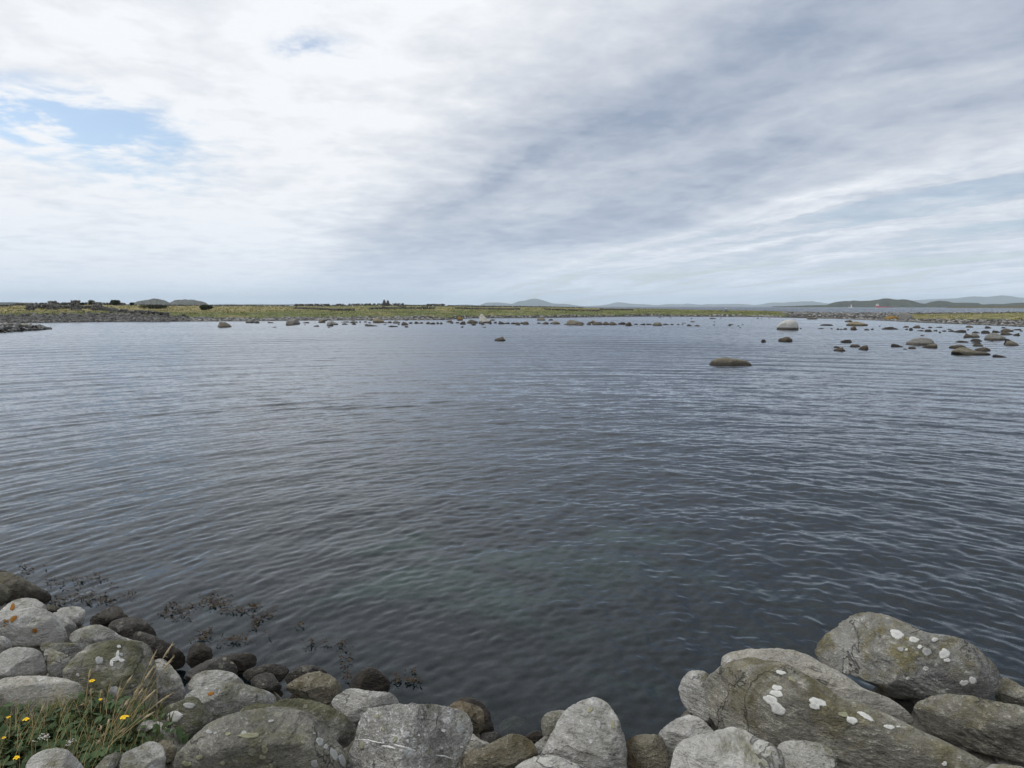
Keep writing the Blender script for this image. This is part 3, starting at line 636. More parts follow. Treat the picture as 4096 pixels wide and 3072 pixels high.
# ------------------------------------------------------------------ the low shore across the bay
U_K = np.array([-900, 0, 190, 380, 560, 800, 1000, 1200, 1400, 1550, 1780, 1880, 2000, 2200, 2400, 2600, 3000, 3200, 3400, 3700, 4096, 5000.])
VW = np.array([1296, 1292, 1290, 1287, 1285.5, 1284.5, 1284, 1281.5, 1281, 1280, 1279, 1273, 1272, 1271, 1268, 1265.5, 1267.5, 1272, 1277, 1291, 1307, 1350.])
VS = np.array([1221, 1226, 1222, 1221, 1222.5, 1225, 1226, 1226, 1225.5, 1223, 1225, 1227, 1228, 1230, 1235, 1238, 1245, 1248.5, 1249, 1249, 1245.5, 1236.])
DC = np.array([240, 240, 245, 250, 250, 255, 258, 262, 265, 268, 275, 280, 285, 290, 290, 285, 285, 285, 285, 285, 285, 285.])
EYE_ROW = lambda u: V0 + (u - 2048) * .0018
DS_K = np.array([np.hypot(*at_z(u, v)[:2]) for u, v in zip(U_K, VW)])
ZC_K = np.array([H - (v - EYE_ROW(u)) / F * d * math.cos(math.atan((u - 2048) / F)) for u, v, d in zip(U_K, VS, DC)])
AZ = lambda u: np.arctan((np.asarray(u, float) - 2048) / F)
UAZ = lambda a: 2048 + F * np.tan(a)
ip = lambda u, k: np.interp(u, U_K, k)


def land_z(u, d):
    u = np.asarray(u, float); d = np.asarray(d, float)
    a = AZ(u); x, y = d * np.sin(a), d * np.cos(a)
    Ds, Dc, Zc = ip(u, DS_K), ip(u, DC), ip(u, ZC_K)
    flat = np.clip((u - 3050) / 350, 0, 1)                      # the gravel flat at the right
    Db = Ds + (np.maximum(Ds + 4, 222) - Ds) * flat
    edge = np.where(d < Ds, (d - Ds) * .09, 0)
    beach = np.clip((d - Ds) / 7, 0, 1) * (.55 * (1 - flat) + .12 * flat)
    tt = np.clip((d - Db) / np.maximum(Dc - Db, 5), 0, 1)
    k = .62 * (1 - flat) + .42 * flat
    rise = np.maximum(Zc - .3, .3) * tt ** k * (1 - .12 * np.sin(tt * np.pi))
    back = np.where(d > Dc, -np.clip((d - Dc) / 70, 0, 1.6) * (Zc + .8), 0)
    n = .22 * fbm2(x * .09, y * .09, 4, 71) * np.clip((d - Ds) / 10, .15, 1) * (1 - .7 * flat * (tt < .05))
    n = n * np.where(d > Dc - 25, .35, 1)
    return edge + beach + rise + back + n


def shingle_amount(u, d):
    """1 where the ground is stones, 0 where grass grows"""
    u = np.asarray(u, float); Ds = ip(u, DS_K); Dc = ip(u, DC); a = AZ(u); x, y = d * np.sin(a), d * np.cos(a)
    n = fbm2(x * .12, y * .12, 4, 91)
    s = np.clip(1.5 - (d - Ds) / np.where(u < 480, 6., 3.5) + n, 0, 1)
    right = np.clip((u - 3080) / 120, 0, 1)
    green = np.clip((u - 3600) / 60, 0, 1) * np.clip((d - 212) / 5, 0, 1) * np.clip((264 + (u - 3600) * .03 - d) / 4, 0, 1)
    green = np.clip(green + .8 * n * green, 0, 1)
    s = np.maximum(s, right * (1 - green))
    top = np.clip((d - (Dc - 12)) / 6, 0, 1) * np.clip((2350 - u) / 200, 0, 1) * np.clip(.55 + 1.4 * n, 0, 1)
    return np.clip(np.maximum(s, top), 0, 1)


def land_material():
    m, t, out = new_mat('shore_grass_and_shingle')
    g = t.n.new('ShaderNodeNewGeometry').outputs['Position']
    at = t.n.new('ShaderNodeAttribute'); at.attribute_name = 'shingle'; at.attribute_type = 'GEOMETRY'
    wt = t.n.new('ShaderNodeAttribute'); wt.attribute_name = 'straw'; wt.attribute_type = 'GEOMETRY'
    n1 = t.noise(g, .11, 6, .65, .4); n2 = t.noise(g, .9, 6, .7); n3 = t.noise(g, 3.2, 3, .7)
    green = t.mix(t.step(n2, .35, .65), (0.07, 0.092, 0.034), (0.185, 0.215, 0.085))
    straw = t.mix(t.step(n2, .35, .65), (0.24, 0.21, 0.10), (0.38, 0.33, 0.165))
    c = t.mix(t.step(t.m('ADD', t.m('ADD', t.m('MULTIPLY', n1, .9), t.m('MULTIPLY', n2, .35)), t.m('MULTIPLY', wt.outputs['Fac'], .5)), .60, .86), green, straw)
    n4 = t.noise(g, .32, 5, .65)
    c = t.mix(t.m('MULTIPLY', t.step(n4, .54, .66), .7), c, t.mix(t.step(n3, .4, .6), (0.05, 0.048, 0.03), (0.13, 0.12, 0.085)))
    c = t.mix(t.m('MULTIPLY', t.step(t.m('ADD', n3, t.m('MULTIPLY', n1, .3)), .68, .78), .65), c, (0.05, 0.05, 0.032))
    v = t.vor(g, 1.6); cs = t.n.new('ShaderNodeSeparateColor'); t.l.new(v.outputs['Color'], cs.inputs[0])
    st = t.mix(cs.outputs[0], (0.10, 0.097, 0.088), (0.24, 0.236, 0.22))
    st = t.mix(t.step(v.outputs['Distance'], .30, .50), st, (0.025, 0.023, 0.02))
    sf = t.step(t.m('ADD', at.outputs['Fac'], t.m('MULTIPLY', t.m('SUBTRACT', n2, .5), .7)), .40, .60)
    c = t.mix(sf, c, st)
    sp = t.n.new('ShaderNodeSeparateXYZ'); t.l.new(g, sp.inputs[0])
    c = t.mix(t.m('MULTIPLY', t.step(sp.outputs[2], .22, .06), .85), c, (0.035, 0.03, 0.022))
    p = t.node('ShaderNodeBsdfPrincipled', **{'Base Color': c, 'Roughness': .95, 'Specular IOR Level': .1})
    bn = t.n.new('ShaderNodeBump'); bn.inputs['Strength'].default_value = 1.0; bn.inputs['Distance'].default_value = .5
    t.put(bn.inputs['Height'], t.m('ADD', n2, t.m('MULTIPLY', n3, .5))); t.l.new(bn.outputs[0], p.inputs['Normal'])
    t.l.new(p.outputs[0], out.inputs[0]); return m


M_LAND = land_material()
ua = UAZ(np.linspace(AZ(-900.), AZ(5000.), 620)); nd = 150
tk = np.linspace(0, 1, nd)
LU = np.repeat(ua[None], nd, 0); LD = (ip(ua, DS_K) - 8)[None] + tk[:, None] ** 1.25 * (ip(ua, DC) + 95 - ip(ua, DS_K))[None]
LZ = land_z(LU, LD); LX, LY = LD * np.sin(AZ(LU)), LD * np.cos(AZ(LU))
me = mesh('far_shore', np.stack([LX.ravel(), LY.ravel(), LZ.ravel()], 1), grid_faces(nd, len(ua)), M_LAND)
me.attributes.new('shingle', 'FLOAT', 'POINT').data.foreach_set('value', shingle_amount(LU, LD).ravel().astype(np.float32))
stw = np.clip((LD - ip(LU, DS_K) - 18) / 30, 0, 1) * np.clip((1500 - LU) / 900, .25, 1)
me.attributes.new('straw', 'FLOAT', 'POINT').data.foreach_set('value', stw.ravel().astype(np.float32))
obj('far_shore', me, kind='structure')


def land_pos(u, d, dz=0.0):
    a = float(AZ(u)); return np.array([d * math.sin(a), d * math.cos(a), float(land_z(np.array([u]), np.array([d]))[0]) + dz])


# low point of rubble and turf that runs in from the left
def spit():
    us = np.linspace(-700, 198, 90); tt = np.linspace(0, 1, 34)
    base = np.interp(us, [-700, 0, 120, 198], [1362, 1329, 1322, 1316.5]); top = np.interp(us, [-700, -100, 0, 80, 150, 198], [1285, 1295, 1298, 1300.5, 1305, 1315.5])
    V = []
    for j, t_ in enumerate(tt):
        for i, u in enumerate(us):
            D0 = np.hypot(*at_z(u, base[i] - 0)[:2]); w = 14 * min(1, (198 - u) / 160 + .05)
            d = D0 + w * t_; hz = max(.12, (base[i] - top[i]) / F * D0 * .85)
            V.append((d * math.sin(AZ(u)), d * math.cos(AZ(u)), -.15 + (hz + .15) * math.sin(math.pi * min(1, t_ * 1.0)) ** .55))
    V = np.array(V); V[:, 2] += .12 * fbm2(V[:, 0] * .6, V[:, 1] * .6, 3, 5)
    me = mesh('rubble_spit', V, grid_faces(34, 90), M_LAND)
    sh = np.repeat((np.where((tt < .38), 1., .35))[:, None], 90, 1)
    me.attributes.new('shingle', 'FLOAT', 'POINT').data.foreach_set('value', sh.ravel().astype(np.float32))
    me.attributes.new('straw', 'FLOAT', 'POINT').data.foreach_set('value', np.full(sh.size, .5, np.float32))
    obj('rubble_spit', me, kind='structure')
    return V.reshape(34, 90, 3)


SPIT = spit()

# ------------------------------------------------------------------ far hills and islands
def hill(name, pts, D, col1, col2, label, depth=None, rough=1.0, seed=0, trees=0.0):
    """a ridge: pts = (u, v of the skyline), D = distance of the crest; base in the sea"""
    P = np.array(pts, float); us = np.linspace(P[0, 0], P[-1, 0], max(60, int((P[-1, 0] - P[0, 0]) / 3)))
    vs = np.interp(us, P[:, 0], P[:, 1]); a = AZ(us)
    zt = np.maximum(H - (vs - EYE_ROW(us)) / F * D * np.cos(a), 0.3)
    k = np.array([1, 2, 1.]) / 4; zt = np.convolve(np.pad(zt, 1, 'edge'), k, 'valid')
    dep = depth or max(zt.max() * 7, 60)
    tt = np.linspace(-1, 1, 41); V = []
    for t_ in tt:
        d = D + t_ * dep; x, y = d * np.sin(a), d * np.cos(a)
        prof = (1 - abs(t_)) ** .75 if t_ < 0 else (1 - t_) ** .9
        g = fbm2(us * .028 + seed, np.full_like(us, t_ * 2.2), 4, seed) * .34 * (1 - (1 - abs(t_)) ** 2) * zt
        z = zt * prof + np.minimum(g, zt * (1 - prof) * .8) + zt * rough * .03 * fbm2(us * .15, np.full_like(us, t_ * 9), 3, seed + 1)
        if abs(t_) == 1: z = np.full_like(z, -3.0)
        V.append(np.stack([x, y, z], 1))
    m, t, out = new_mat(name + '_cover')
    g = t.n.new('ShaderNodeNewGeometry').outputs['Position']
    n = t.noise(g, 14.0 / dep, 7, .75, .3)
    c = t.mix(t.step(n, .40, .62), col1, col2)
    p = t.node('ShaderNodeBsdfPrincipled', **{'Base Color': c, 'Roughness': 1.0, 'Specular IOR Level': 0.0}); t.l.new(p.outputs[0], out.inputs[0])
    return obj(name, mesh(name, np.concatenate(V), grid_faces(41, len(us)), m), kind='structure', label=label)


WOOD, HEATH, ROCKC = (0.020, 0.028, 0.016), (0.070, 0.070, 0.036), (0.16, 0.155, 0.14)
hill('low_coast', [(-300, 1212), (-100, 1209), (0, 1210), (30, 1209), (60, 1209), (95, 1210), (130, 1212), (180, 1213), (220, 1212), (270, 1211), (320, 1213), (400, 1216), (500, 1217.5), (560, 1220)], 5200, WOOD, HEATH, 'low hazy coast behind the ruined walls', seed=3)
hill('wooded_island', [(520, 1221), (545, 1211), (560, 1205), (590, 1201), (610, 1198), (633, 1194), (655, 1199), (672, 1203), (684, 1209), (694, 1221)], 3000, (0.05, 0.052, 0.03), ROCKC, 'rounded rocky island with scrub, the higher of the pair', depth=120, rough=6, seed=7)
hill('wooded_island', [(680, 1221), (690, 1208), (710, 1201), (745, 1198), (780, 1200), (805, 1204), (825, 1209), (835, 1214), (842, 1221)], 3050, (0.05, 0.052, 0.03), ROCKC, 'rounded rocky island with scrub, the lower of the pair', depth=120, rough=6, seed=9)
hill('low_coast', [(820, 1219), (860, 1217), (920, 1215.5), (970, 1217), (1040, 1216), (1100, 1217.5), (1180, 1216.5), (1300, 1219.5)], 13500, WOOD, HEATH, 'faint low coast behind the grassy shore', seed=13)
hill('low_coast', [(1260, 1223), (1330, 1219.5), (1360, 1218), (1400, 1219.5), (1450, 1219), (1500, 1221), (1620, 1219.5), (1680, 1219), (1720, 1221.5), (1780, 1222.5), (1830, 1219.5), (1870, 1218), (1920, 1222)], 14000, WOOD, HEATH, 'faint low coast behind the twin cairns', seed=17)
hill('blue_mountain', [(1900, 1223), (1920, 1220), (1945, 1210.5), (1970, 1210), (1995, 1209.5), (2020, 1212.5), (2045, 1216), (2060, 1211), (2075, 1205), (2100, 1202.5), (2120, 1196.5), (2135, 1194.5), (2150, 1196), (2170, 1201.5), (2195, 1209), (2210, 1214), (2235, 1215.5), (2250, 1215), (2270, 1217), (2310, 1222), (2340, 1225)], 17000, WOOD, HEATH, 'blue domed mountain above the middle of the grassy shore', seed=21)
hill('blue_mountain', [(2330, 1225), (2400, 1221), (2430, 1217), (2450, 1212), (2468, 1208.5), (2490, 1210.5), (2520, 1215), (2570, 1216.5), (2600, 1219), (2640, 1223), (2670, 1225)], 20000, WOOD, (0.11, 0.10, 0.055), 'faint pale blue hill with a long flank', seed=25)
hill('blue_mountain', [(2560, 1226), (2620, 1221), (2660, 1216.5), (2690, 1216), (2720, 1217.5), (2745, 1214), (2770, 1216.5), (2800, 1219), (2825, 1216), (2850, 1217), (2900, 1216), (2940, 1215.5), (2980, 1217), (3010, 1220), (3045, 1217), (3060, 1212), (3090, 1210), (3130, 1211), (3150, 1208), (3170, 1208), (3190, 1206), (3240, 1205), (3280, 1211), (3330, 1216), (3420, 1224)], 20500, WOOD, HEATH, 'long faint blue range behind the grassy mound', seed=29)
hill('blue_mountain', [(3560, 1214), (3620, 1203), (3680, 1199), (3740, 1196), (3770, 1195), (3810, 1194), (3850, 1188), (3880, 1186), (3930, 1188), (3970, 1184), (3990, 1182), (4020, 1184), (4060, 1190), (4110, 1193), (4180, 1188), (4300, 1196), (4500, 1210)], 21500, WOOD, HEATH, 'tall faint blue mountains at the right edge', seed=33)
hill('dark_hill', [(3080, 1225.5), (3160, 1224), (3230, 1221), (3300, 1219.5), (3315, 1213), (3340, 1207), (3370, 1204), (3385, 1205), (3403, 1202), (3430, 1204), (3470, 1203), (3500, 1199), (3520, 1195), (3535, 1193), (3560, 1197), (3580, 1199), (3600, 1197.5), (3620, 1199), (3645, 1205), (3670, 1213), (3690, 1215), (3710, 1208), (3740, 1203), (3775, 1205), (3800, 1211), (3850, 1211), (3900, 1212), (3915, 1218), (3960, 1216), (4000, 1217), (4030, 1213), (4070, 1211), (4120, 1209), (4250, 1208), (4500, 1215)], 4600, WOOD, (0.085, 0.08, 0.045), 'dark wooded hills across the sea behind the red ship', depth=420, seed=37)
hill('skerry', [(3775, 1230), (3800, 1227), (3840, 1225.5), (3900, 1225), (3960, 1224), (4030, 1223.5), (4100, 1223.5), (4200, 1224), (4400, 1227)], 2500, (0.05, 0.05, 0.03), (0.16, 0.14, 0.07), 'low dark skerry with dry turf at the right edge', depth=60, rough=2.5, seed=41)

# ------------------------------------------------------------------ stones in the bay
def proto_rock(seed, nth=26, nph=13, e=.8, flat=.9, rough=1.0):
    rg = np.random.default_rng(300 + seed)
    th = np.linspace(0, 2 * np.pi, nth, endpoint=False); ph = np.linspace(-np.pi / 2, np.pi / 2, nph)
    c, s_ = np.abs(np.cos(ph)) ** e, np.sign(np.sin(ph)) * np.abs(np.sin(ph)) ** e
    X = np.stack([c[:, None] * np.cos(th), c[:, None] * np.sin(th), np.repeat(s_[:, None], nth, 1)], -1).reshape(-1, 3)
    for _ in range(8):
        d = rg.normal(size=3); d[2] = abs(d[2]); d /= np.linalg.norm(d); pr = X @ d; cc = rg.uniform(.58, .92)
        X = X - (np.maximum(0, pr - cc) * .92)[:, None] * d
    q = X * 1.2 + rg.uniform(-40, 40, 3)
    X = X * (1 + rough * (.32 * fbm(q, 4, seed) + .13 * fbm(q * 4, 3, seed + 2)))[:, None]
    X = X.reshape(nph, nth, 3); X[0] = X[0].mean(0); X[-1] = X[-1].mean(0); X = X.reshape(-1, 3)
    X[:, 0] *= 2 / np.ptp(X[:, 0]); X[:, 0] -= (X[:, 0].max() + X[:, 0].min()) / 2
    X[:, 2] *= 1 / X[:, 2].max()
    return X, grid_faces(nph, nth, True)


PROTO = [proto_rock(i) for i in range(14)]
_pm = {}


def pmesh(i, mk):
    if (i, mk) not in _pm: _pm[(i, mk)] = mesh('stone', *PROTO[i], FS[mk])
    return _pm[(i, mk)]


def bay_stone(x0, x1, vt, vb, mk, label, group=None, name='boulder', sink=.35, idx=None):
    i = RNG.integers(0, len(PROTO)) if idx is None else idx
    C = at_z((x0 + x1) / 2, vb - .6, 0); dep = math.hypot(C[0], C[1]) * math.cos(AZ((x0 + x1) / 2))
    w = (x1 - x0) / F * dep; hgt = max((vb - vt) / F * dep, .06)
    o = obj(name, pmesh(int(i), mk), None, (C[0], C[1] + w * .28, -hgt * sink * .2), label=label, category='boulder' if w > 1.2 else 'stone', group=group)
    o.scale = (w / 2, w / 2 * random.uniform(.65, .9), hgt * (1 + sink * .2)); o.rotation_euler = (0, 0, random.choice((0, math.pi)) + random.uniform(-.12, .12) - float(AZ((x0 + x1) / 2)))
    return o


ZC = {'2': (800, 1150, 2212 / 820), '3': (1600, 1150, 2212 / 820), '4': (2400, 1150, 2212 / 850), '5': (3200, 1150, 2212 / 896)}
# crop | x0 x1 top base colour [label]; small ones share a label per stretch and colour
BAY = {
'2': '''168 322 372 430 t|tan humped boulder alone in the water off the left grassy shore
485 582 345 383 g|rounded grey boulder, left of the pair nearest the left grassy bank
582 650 354 386 g|low grey stone, right of the pair nearest the left grassy bank
712 790 370 386 b
917 1070 338 398 g|large domed grey boulder standing in the shallows left of the cairns
912 1018 385 411 t|low tan stone touching the front of the large domed boulder
1097 1172 373 387 k
1262 1345 348 381 t|tan boulder in the shallows right of the large domed boulder
1315 1370 340 362 g
1362 1484 362 405 g|grey boulder with a smaller round stone at its front below the cairns
1352 1433 380 418 g|small round grey stone leaning on the grey boulder below the cairns
1215 1290 406 424 b
1370 1408 428 437 k
770 820 425 433 k
1122 1140 400 406 k
1505 1605 368 379 k
1605 1668 358 385 g
1670 1705 365 382 g
1528 1600 387 402 k
1630 1682 386 402 b
1768 1812 395 403 k
1770 1910 401 420 k|flat black stone awash below the cairns, the longer of two
1860 1985 328 382 y|yellowish flat topped boulder at the shore below the cairns
1812 1860 335 357 g
1810 1850 373 387 g
1718 1738 365 380 k
1700 1740 333 350 g
1985 2030 375 387 g
2025 2075 366 385 b
2075 2155 358 388 g
2020 2130 412 427 k|flat black stone awash right of the longer black one
1975 2010 398 405 k
2170 2212 372 407 b
2130 2155 393 405 g
1525 1580 325 350 y
1640 1670 345 358 g
1755 1800 365 378 b''',
'3': '''0 45 320 348 g
45 85 330 355 g
12 90 375 407 b|dark grey boulder in the shallows right of the flat black stones
85 135 375 391 b
48 95 415 431 b
492 560 347 377 g|rounded grey stone left of the orange lichened block
535 578 367 389 g
603 683 311 356 o|orange lichened block at the water left of the tall wedge
712 838 347 388 t|broad tan boulder between the orange block and the tall wedge
845 912 362 391 g|round grey stone at the left foot of the tall wedge
925 990 358 387 b|brown stone at the right foot of the tall wedge
762 820 386 408 t
650 685 418 433 k
876 915 390 405 b
888 930 425 434 t
970 1030 338 358 g
955 990 375 395 b
1005 1045 370 388 k
1050 1130 363 395 b
1065 1140 378 397 k
1130 1190 378 394 k
1185 1250 379 396 b
1240 1300 378 393 k
1290 1330 376 394 b
1325 1403 370 400 b
1240 1300 390 408 b
1480 1585 328 357 t|tan boulder standing alone beyond the dark row of stones
1598 1655 340 357 b
1478 1530 378 392 k
1525 1605 373 397 b
1610 1660 378 393 k
1640 1735 365 397 y|yellowish stone left of the large two humped boulder in the row
1742 1945 350 405 t|large two humped brown boulder in the middle of the stone row
1885 1990 390 412 b
1935 2000 372 400 b
2010 2065 370 403 b
2055 2110 357 385 y|yellow capped stone right of the two humped boulder
2075 2212 374 405 b
190 250 375 390 k
150 200 368 391 b
270 320 370 395 b
320 400 378 398 k
390 430 372 395 b
430 462 375 397 b
590 640 375 388 k
640 712 365 399 b
1010 1150 532 577 b|dark low humped rock alone in the middle of the bay''',
'4': '''0 30 362 390 k
30 105 358 390 b
95 185 360 392 b
180 270 362 388 k
268 358 360 398 b|reddish brown stone in the dark row off the grassy mound
355 400 377 390 k
410 480 375 392 k
480 560 377 391 k
555 668 365 398 t|tan stone near the right end of the dark row
660 730 378 391 k
730 768 380 391 k
800 830 380 390 k
845 870 383 391 k
905 958 385 402 k
985 1043 391 405 b
850 910 368 376 t
930 990 350 362 t
1140 1215 315 328 b
1245 1268 313 322 b
1180 1200 354 361 k
1172 1200 384 390 k
1185 1200 395 401 k
1322 1395 382 393 k
1332 1372 394 403 k
1428 1456 396 404 k
1475 1495 384 391 k
1455 1472 412 421 k
605 640 309 317 b
655 672 309 315 b
720 748 312 319 b
940 970 319 325 b
1630 1660 317 325 k
1755 1770 315 324 b
1675 1690 323 330 k
1680 1735 542 571 k|small black pointed stone left of the brown stone in open water
1875 2022 515 563 b|brown stone in open water in front of the big white boulder''',
'5': '''0 22 402 411 k
75 180 297 316 b
197 340 364 378 k|long flat black stone right of the big white boulder
455 530 322 342 b
485 687 338 380 y|broad flat boulder with yellow green top off the gravel bank
511 588 384 420 b|squarish brown stone in front of the yellow green topped boulder
430 472 402 417 k
305 330 403 413 k
185 240 401 411 k
365 395 405 418 k
395 425 410 420 k
645 695 410 424 k
700 732 405 419 k
780 800 378 386 k
808 860 401 416 b
858 998 391 416 k|long black rock awash below the orange boulder on the gravel bank
1028 1085 381 396 b
1040 1075 407 419 k
1125 1203 373 401 t
1085 1125 400 425 k
1203 1240 397 408 b
1260 1312 387 401 k
1345 1418 387 398 k
1165 1230 420 433 k
1245 1320 416 438 k
1322 1372 417 433 k
1375 1400 435 449 k
1415 1465 422 436 b
1475 1530 422 438 k
1455 1500 410 419 k
1535 1655 420 446 k
1655 1725 376 396 t
1650 1675 413 423 k
1833 1896 384 405 k
1995 2035 391 403 k
1630 1720 452 494 b|grey brown stone, left of two touching ones before the grey boulder at right
1700 1785 450 494 g|pale topped stone, right of two touching ones before the grey boulder at right
1715 1780 435 452 k
1810 1900 427 455 k
1915 2005 425 448 k
2010 2120 407 437 b
2110 2200 410 423 k
2005 2120 438 470 b
2120 2190 450 478 k
2180 2212 425 435 k
1865 2045 448 520 g|large light grey boulder in the shallows near the right edge
1880 1915 515 532 b
2035 2100 507 530 k
1705 1815 509 535 k|black stone, top of three in a column near the right edge
1713 1812 533 556 k|black stone, middle of three in a column near the right edge
1722 1825 556 580 b|brown stone, bottom of three in a column near the right edge
1560 1675 526 544 t
1510 1668 567 605 b|brown stone just behind the long brown boulder near the right edge
1760 1897 592 628 b|brown stone behind the right end of the long brown boulder
1930 2070 668 692 k
2020 2060 530 565 k
2048 2177 530 575 t|tan blocky stone at the right edge of the bay
1098 1378 500 570 g|pale broad boulder with a dark notch in the shallows at right
1228 1383 557 598 t|tan rounded stone in front of the pale notched boulder
1085 1165 586 606 b
1010 1065 605 614 k
915 1038 560 590 k|black stone left of the pale notched boulder
413 535 517 545 k|black domed stone in open water right of the brown stone
345 470 590 630 b|dark brown angular stone, left of two in open water
340 400 580 597 b
512 620 563 588 b|low brown stone behind the rounded brown one in open water
590 690 572 614 b|rounded brown stone, right of two in open water
1195 1235 470 480 k
1615 1635 493 503 k''',
}
STRETCH = {'2': 'in the shallows off the left grassy shore', '3': 'in the broken stone row beside the tall wedge', '4': 'awash off the grassy mound', '5': 'in the shallows off the gravel bank'}
CW = {'g': 'grey', 't': 'tan', 'b': 'brown', 'k': 'black', 'y': 'yellowish', 'o': 'orange'}
for k, txt in BAY.items():
    ox, oy, sc_ = ZC[k]
    for line in txt.split('\n'):
        nums, _, lab = line.partition('|'); a = nums.split(); x0, x1, vt, vb = (float(q) for q in a[:4])
        grp = None if lab else f'small {CW[a[4]]} stones {STRETCH[k]}'
        bay_stone(ox + x0 / sc_, ox + x1 / sc_, oy + vt / sc_, oy + vb / sc_, a[4], lab or f'small {CW[a[4]]} stone {STRETCH[k]}', grp, 'boulder' if lab else 'stone')


def shaped_stone(cs, txt, D, mk, label, depth=.8, e=.8, seed=0, name='boulder', rough=.8, cuts=6):
    ox, oy, k = ZC[cs]; pts = [(ox + float(q.split(',')[0]) / k, oy + float(q.split(',')[1]) / k) for q in txt.split()]
    V, Fc, C, Rm, n = outline_rock(pts, D=D, e=e, depth=depth, nth=72, nph=32, seed=seed, rough=rough, cuts=cuts)
    return obj(name, mesh(name, V, Fc, FS[mk]), None, C, label=label, category='boulder')


def zdist(cs, y, x): ox, oy, k = ZC[cs]; return float(np.hypot(*at_z(ox + x / k, oy + y / k)[:2]))


shaped_stone('3', '855,360 858,310 866,290 880,284 892,290 910,315 940,335 970,352 985,375 980,400 920,405 860,400', zdist('3', 382, 920), 'wedge', 'tall pointed wedge boulder, white on one side and orange on the other', e=.7, seed=3)
shaped_stone('4', '1840,410 1855,390 1890,360 1940,338 1985,332 2030,342 2055,370 2066,400 2068,440 2050,470 1950,480 1860,470 1842,440', zdist('4', 440, 1950) + 1.2, 'w', 'big smooth white boulder with a dark waterline in the bay', seed=5, cuts=1, rough=.35, e=.85)
shaped_stone('4', '1120,815 1150,780 1165,755 1230,740 1300,728 1370,738 1450,745 1520,755 1570,785 1605,808 1590,850 1450,880 1250,880 1140,850', zdist('4', 815, 1370) + .9, 't', 'broad low brown boulder with grey top alone in the near bay', e=.65, seed=9, cuts=4, rough=1.1)
shaped_stone('5', '1487,645 1510,615 1560,595 1600,590 1660,600 1720,620 1780,632 1850,635 1895,650 1908,665 1880,700 1700,715 1540,705 1490,680', zdist('5', 668, 1700) + .8, 't', 'long brown boulder with pale hump near the right edge', e=.75, seed=11, rough=1.1)
shaped_stone('5', '832,318 840,295 870,284 920,282 965,290 985,310 985,325 900,332 840,330', zdist('5', 320, 910), 'o', 'orange lichened boulder on the gravel bank', e=.75, seed=13)
shaped_stone('5', '968,318 975,280 1000,255 1040,246 1080,258 1108,280 1118,310 1110,330 1040,338 980,332', zdist('5', 320, 1040) + .6, 'g', 'large grey boulder beside the orange one on the gravel bank', seed=15, cuts=2, rough=.5)
shaped_stone('5', '1968,328 1975,312 1995,303 2018,306 2032,320 2030,335 1990,338', zdist('5', 330, 2000), 'g', 'grey stone on the gravel flat before the green strip', seed=17)

# ------------------------------------------------------------------ dry stone walls, ruins, cairns
SMALL = [proto_rock(40 + i, 7, 4, .7, rough=.8) for i in range(6)]
SM = {mk: [mesh('stone', V * np.array([.5, .5, .5]), Fc, FS[mk], smooth=False) for V, Fc in SMALL] for mk in ('wall', 'shingle')}
TINY = [(V * .5, Fc) for V, Fc in SMALL]


def stones_stuff(name, places, mat, parent=None, **tags):
    """places: (x, y, z, sx, sy, sz, rot) -> one mesh of many stones"""
    Vs, Fs, n = [], [], 0; tone = []; TR = random.Random(len(places))
    for i, (x, y, z, sx, sy, sz, r) in enumerate(places):
        V, Fc = TINY[i % 6]; ca, sa = math.cos(r), math.sin(r)
        W = V * np.array([sx, sy, sz]); W = np.stack([W[:, 0] * ca - W[:, 1] * sa + x, W[:, 0] * sa + W[:, 1] * ca + y, W[:, 2] + z], 1)
        Vs.append(W); Fs.append(Fc + n); n += len(V); tone += [TR.choice((-.6, -.45, -.2, 0, .25, .6))] * len(V)
    base = np.array(parent.location) if parent else 0
    me = mesh(name, np.concatenate(Vs) - base, np.concatenate(Fs), mat, smooth=False)
    me.attributes.new('tone', 'FLOAT', 'POINT').data.foreach_set('value', np.array(tone, np.float32))
    return obj(name, me, parent, kind='stuff', **tags)


def dry_wall(path, height, width, size, label, cat='wall', name='dry_stone_wall', parts=90, gap=.03, seed=0):
    """path: (u, distance) along the far shore"""
    rg = np.random.default_rng(seed); pts = [land_pos(u, d) for u, d in path]
    W = empty(name, pts[0], label=label, category=cat)
    pl = []
    for a, b in zip(pts[:-1], pts[1:]):
        L = float(np.hypot(*(b - a)[:2])); n = max(1, int(L / (size * .6)))
        for i in range(n):
            t_ = (i + .5) / n; p = a + (b - a) * t_
            hh = height * (1 + .35 * float(noise3(np.array([[p[0] * .25, p[1] * .25, seed]]), 3)[0]))
            lv = max(1, int(round(hh / (size * .6))))
            for k in range(lv):
                if rg.random() < gap * (1 + k): continue
                s_ = size * rg.uniform(.7, 1.35)
                pl.append((p[0] + rg.normal() * size * .25, p[1] + rg.normal() * width * .4 * (1 - k / (lv + 1)), p[2] + (k + .4) * size * .58, s_ * rg.uniform(.9, 1.4), s_, s_ * rg.uniform(.55, .85), rg.uniform(0, 6.28)))
    pl.sort(key=lambda q: -q[3] * q[5] - q[2] * .05)
    for q in pl[:parts]:
        o = obj('stone', SM['wall'][int(rg.integers(0, 6))], W, np.array(q[:3]) - np.array(W.location)); o.scale = q[3:6]; o.rotation_euler = (0, 0, q[6])
    if len(pl) > parts: stones_stuff('stone_fill', pl[parts:], FS['wall'], W)
    return W


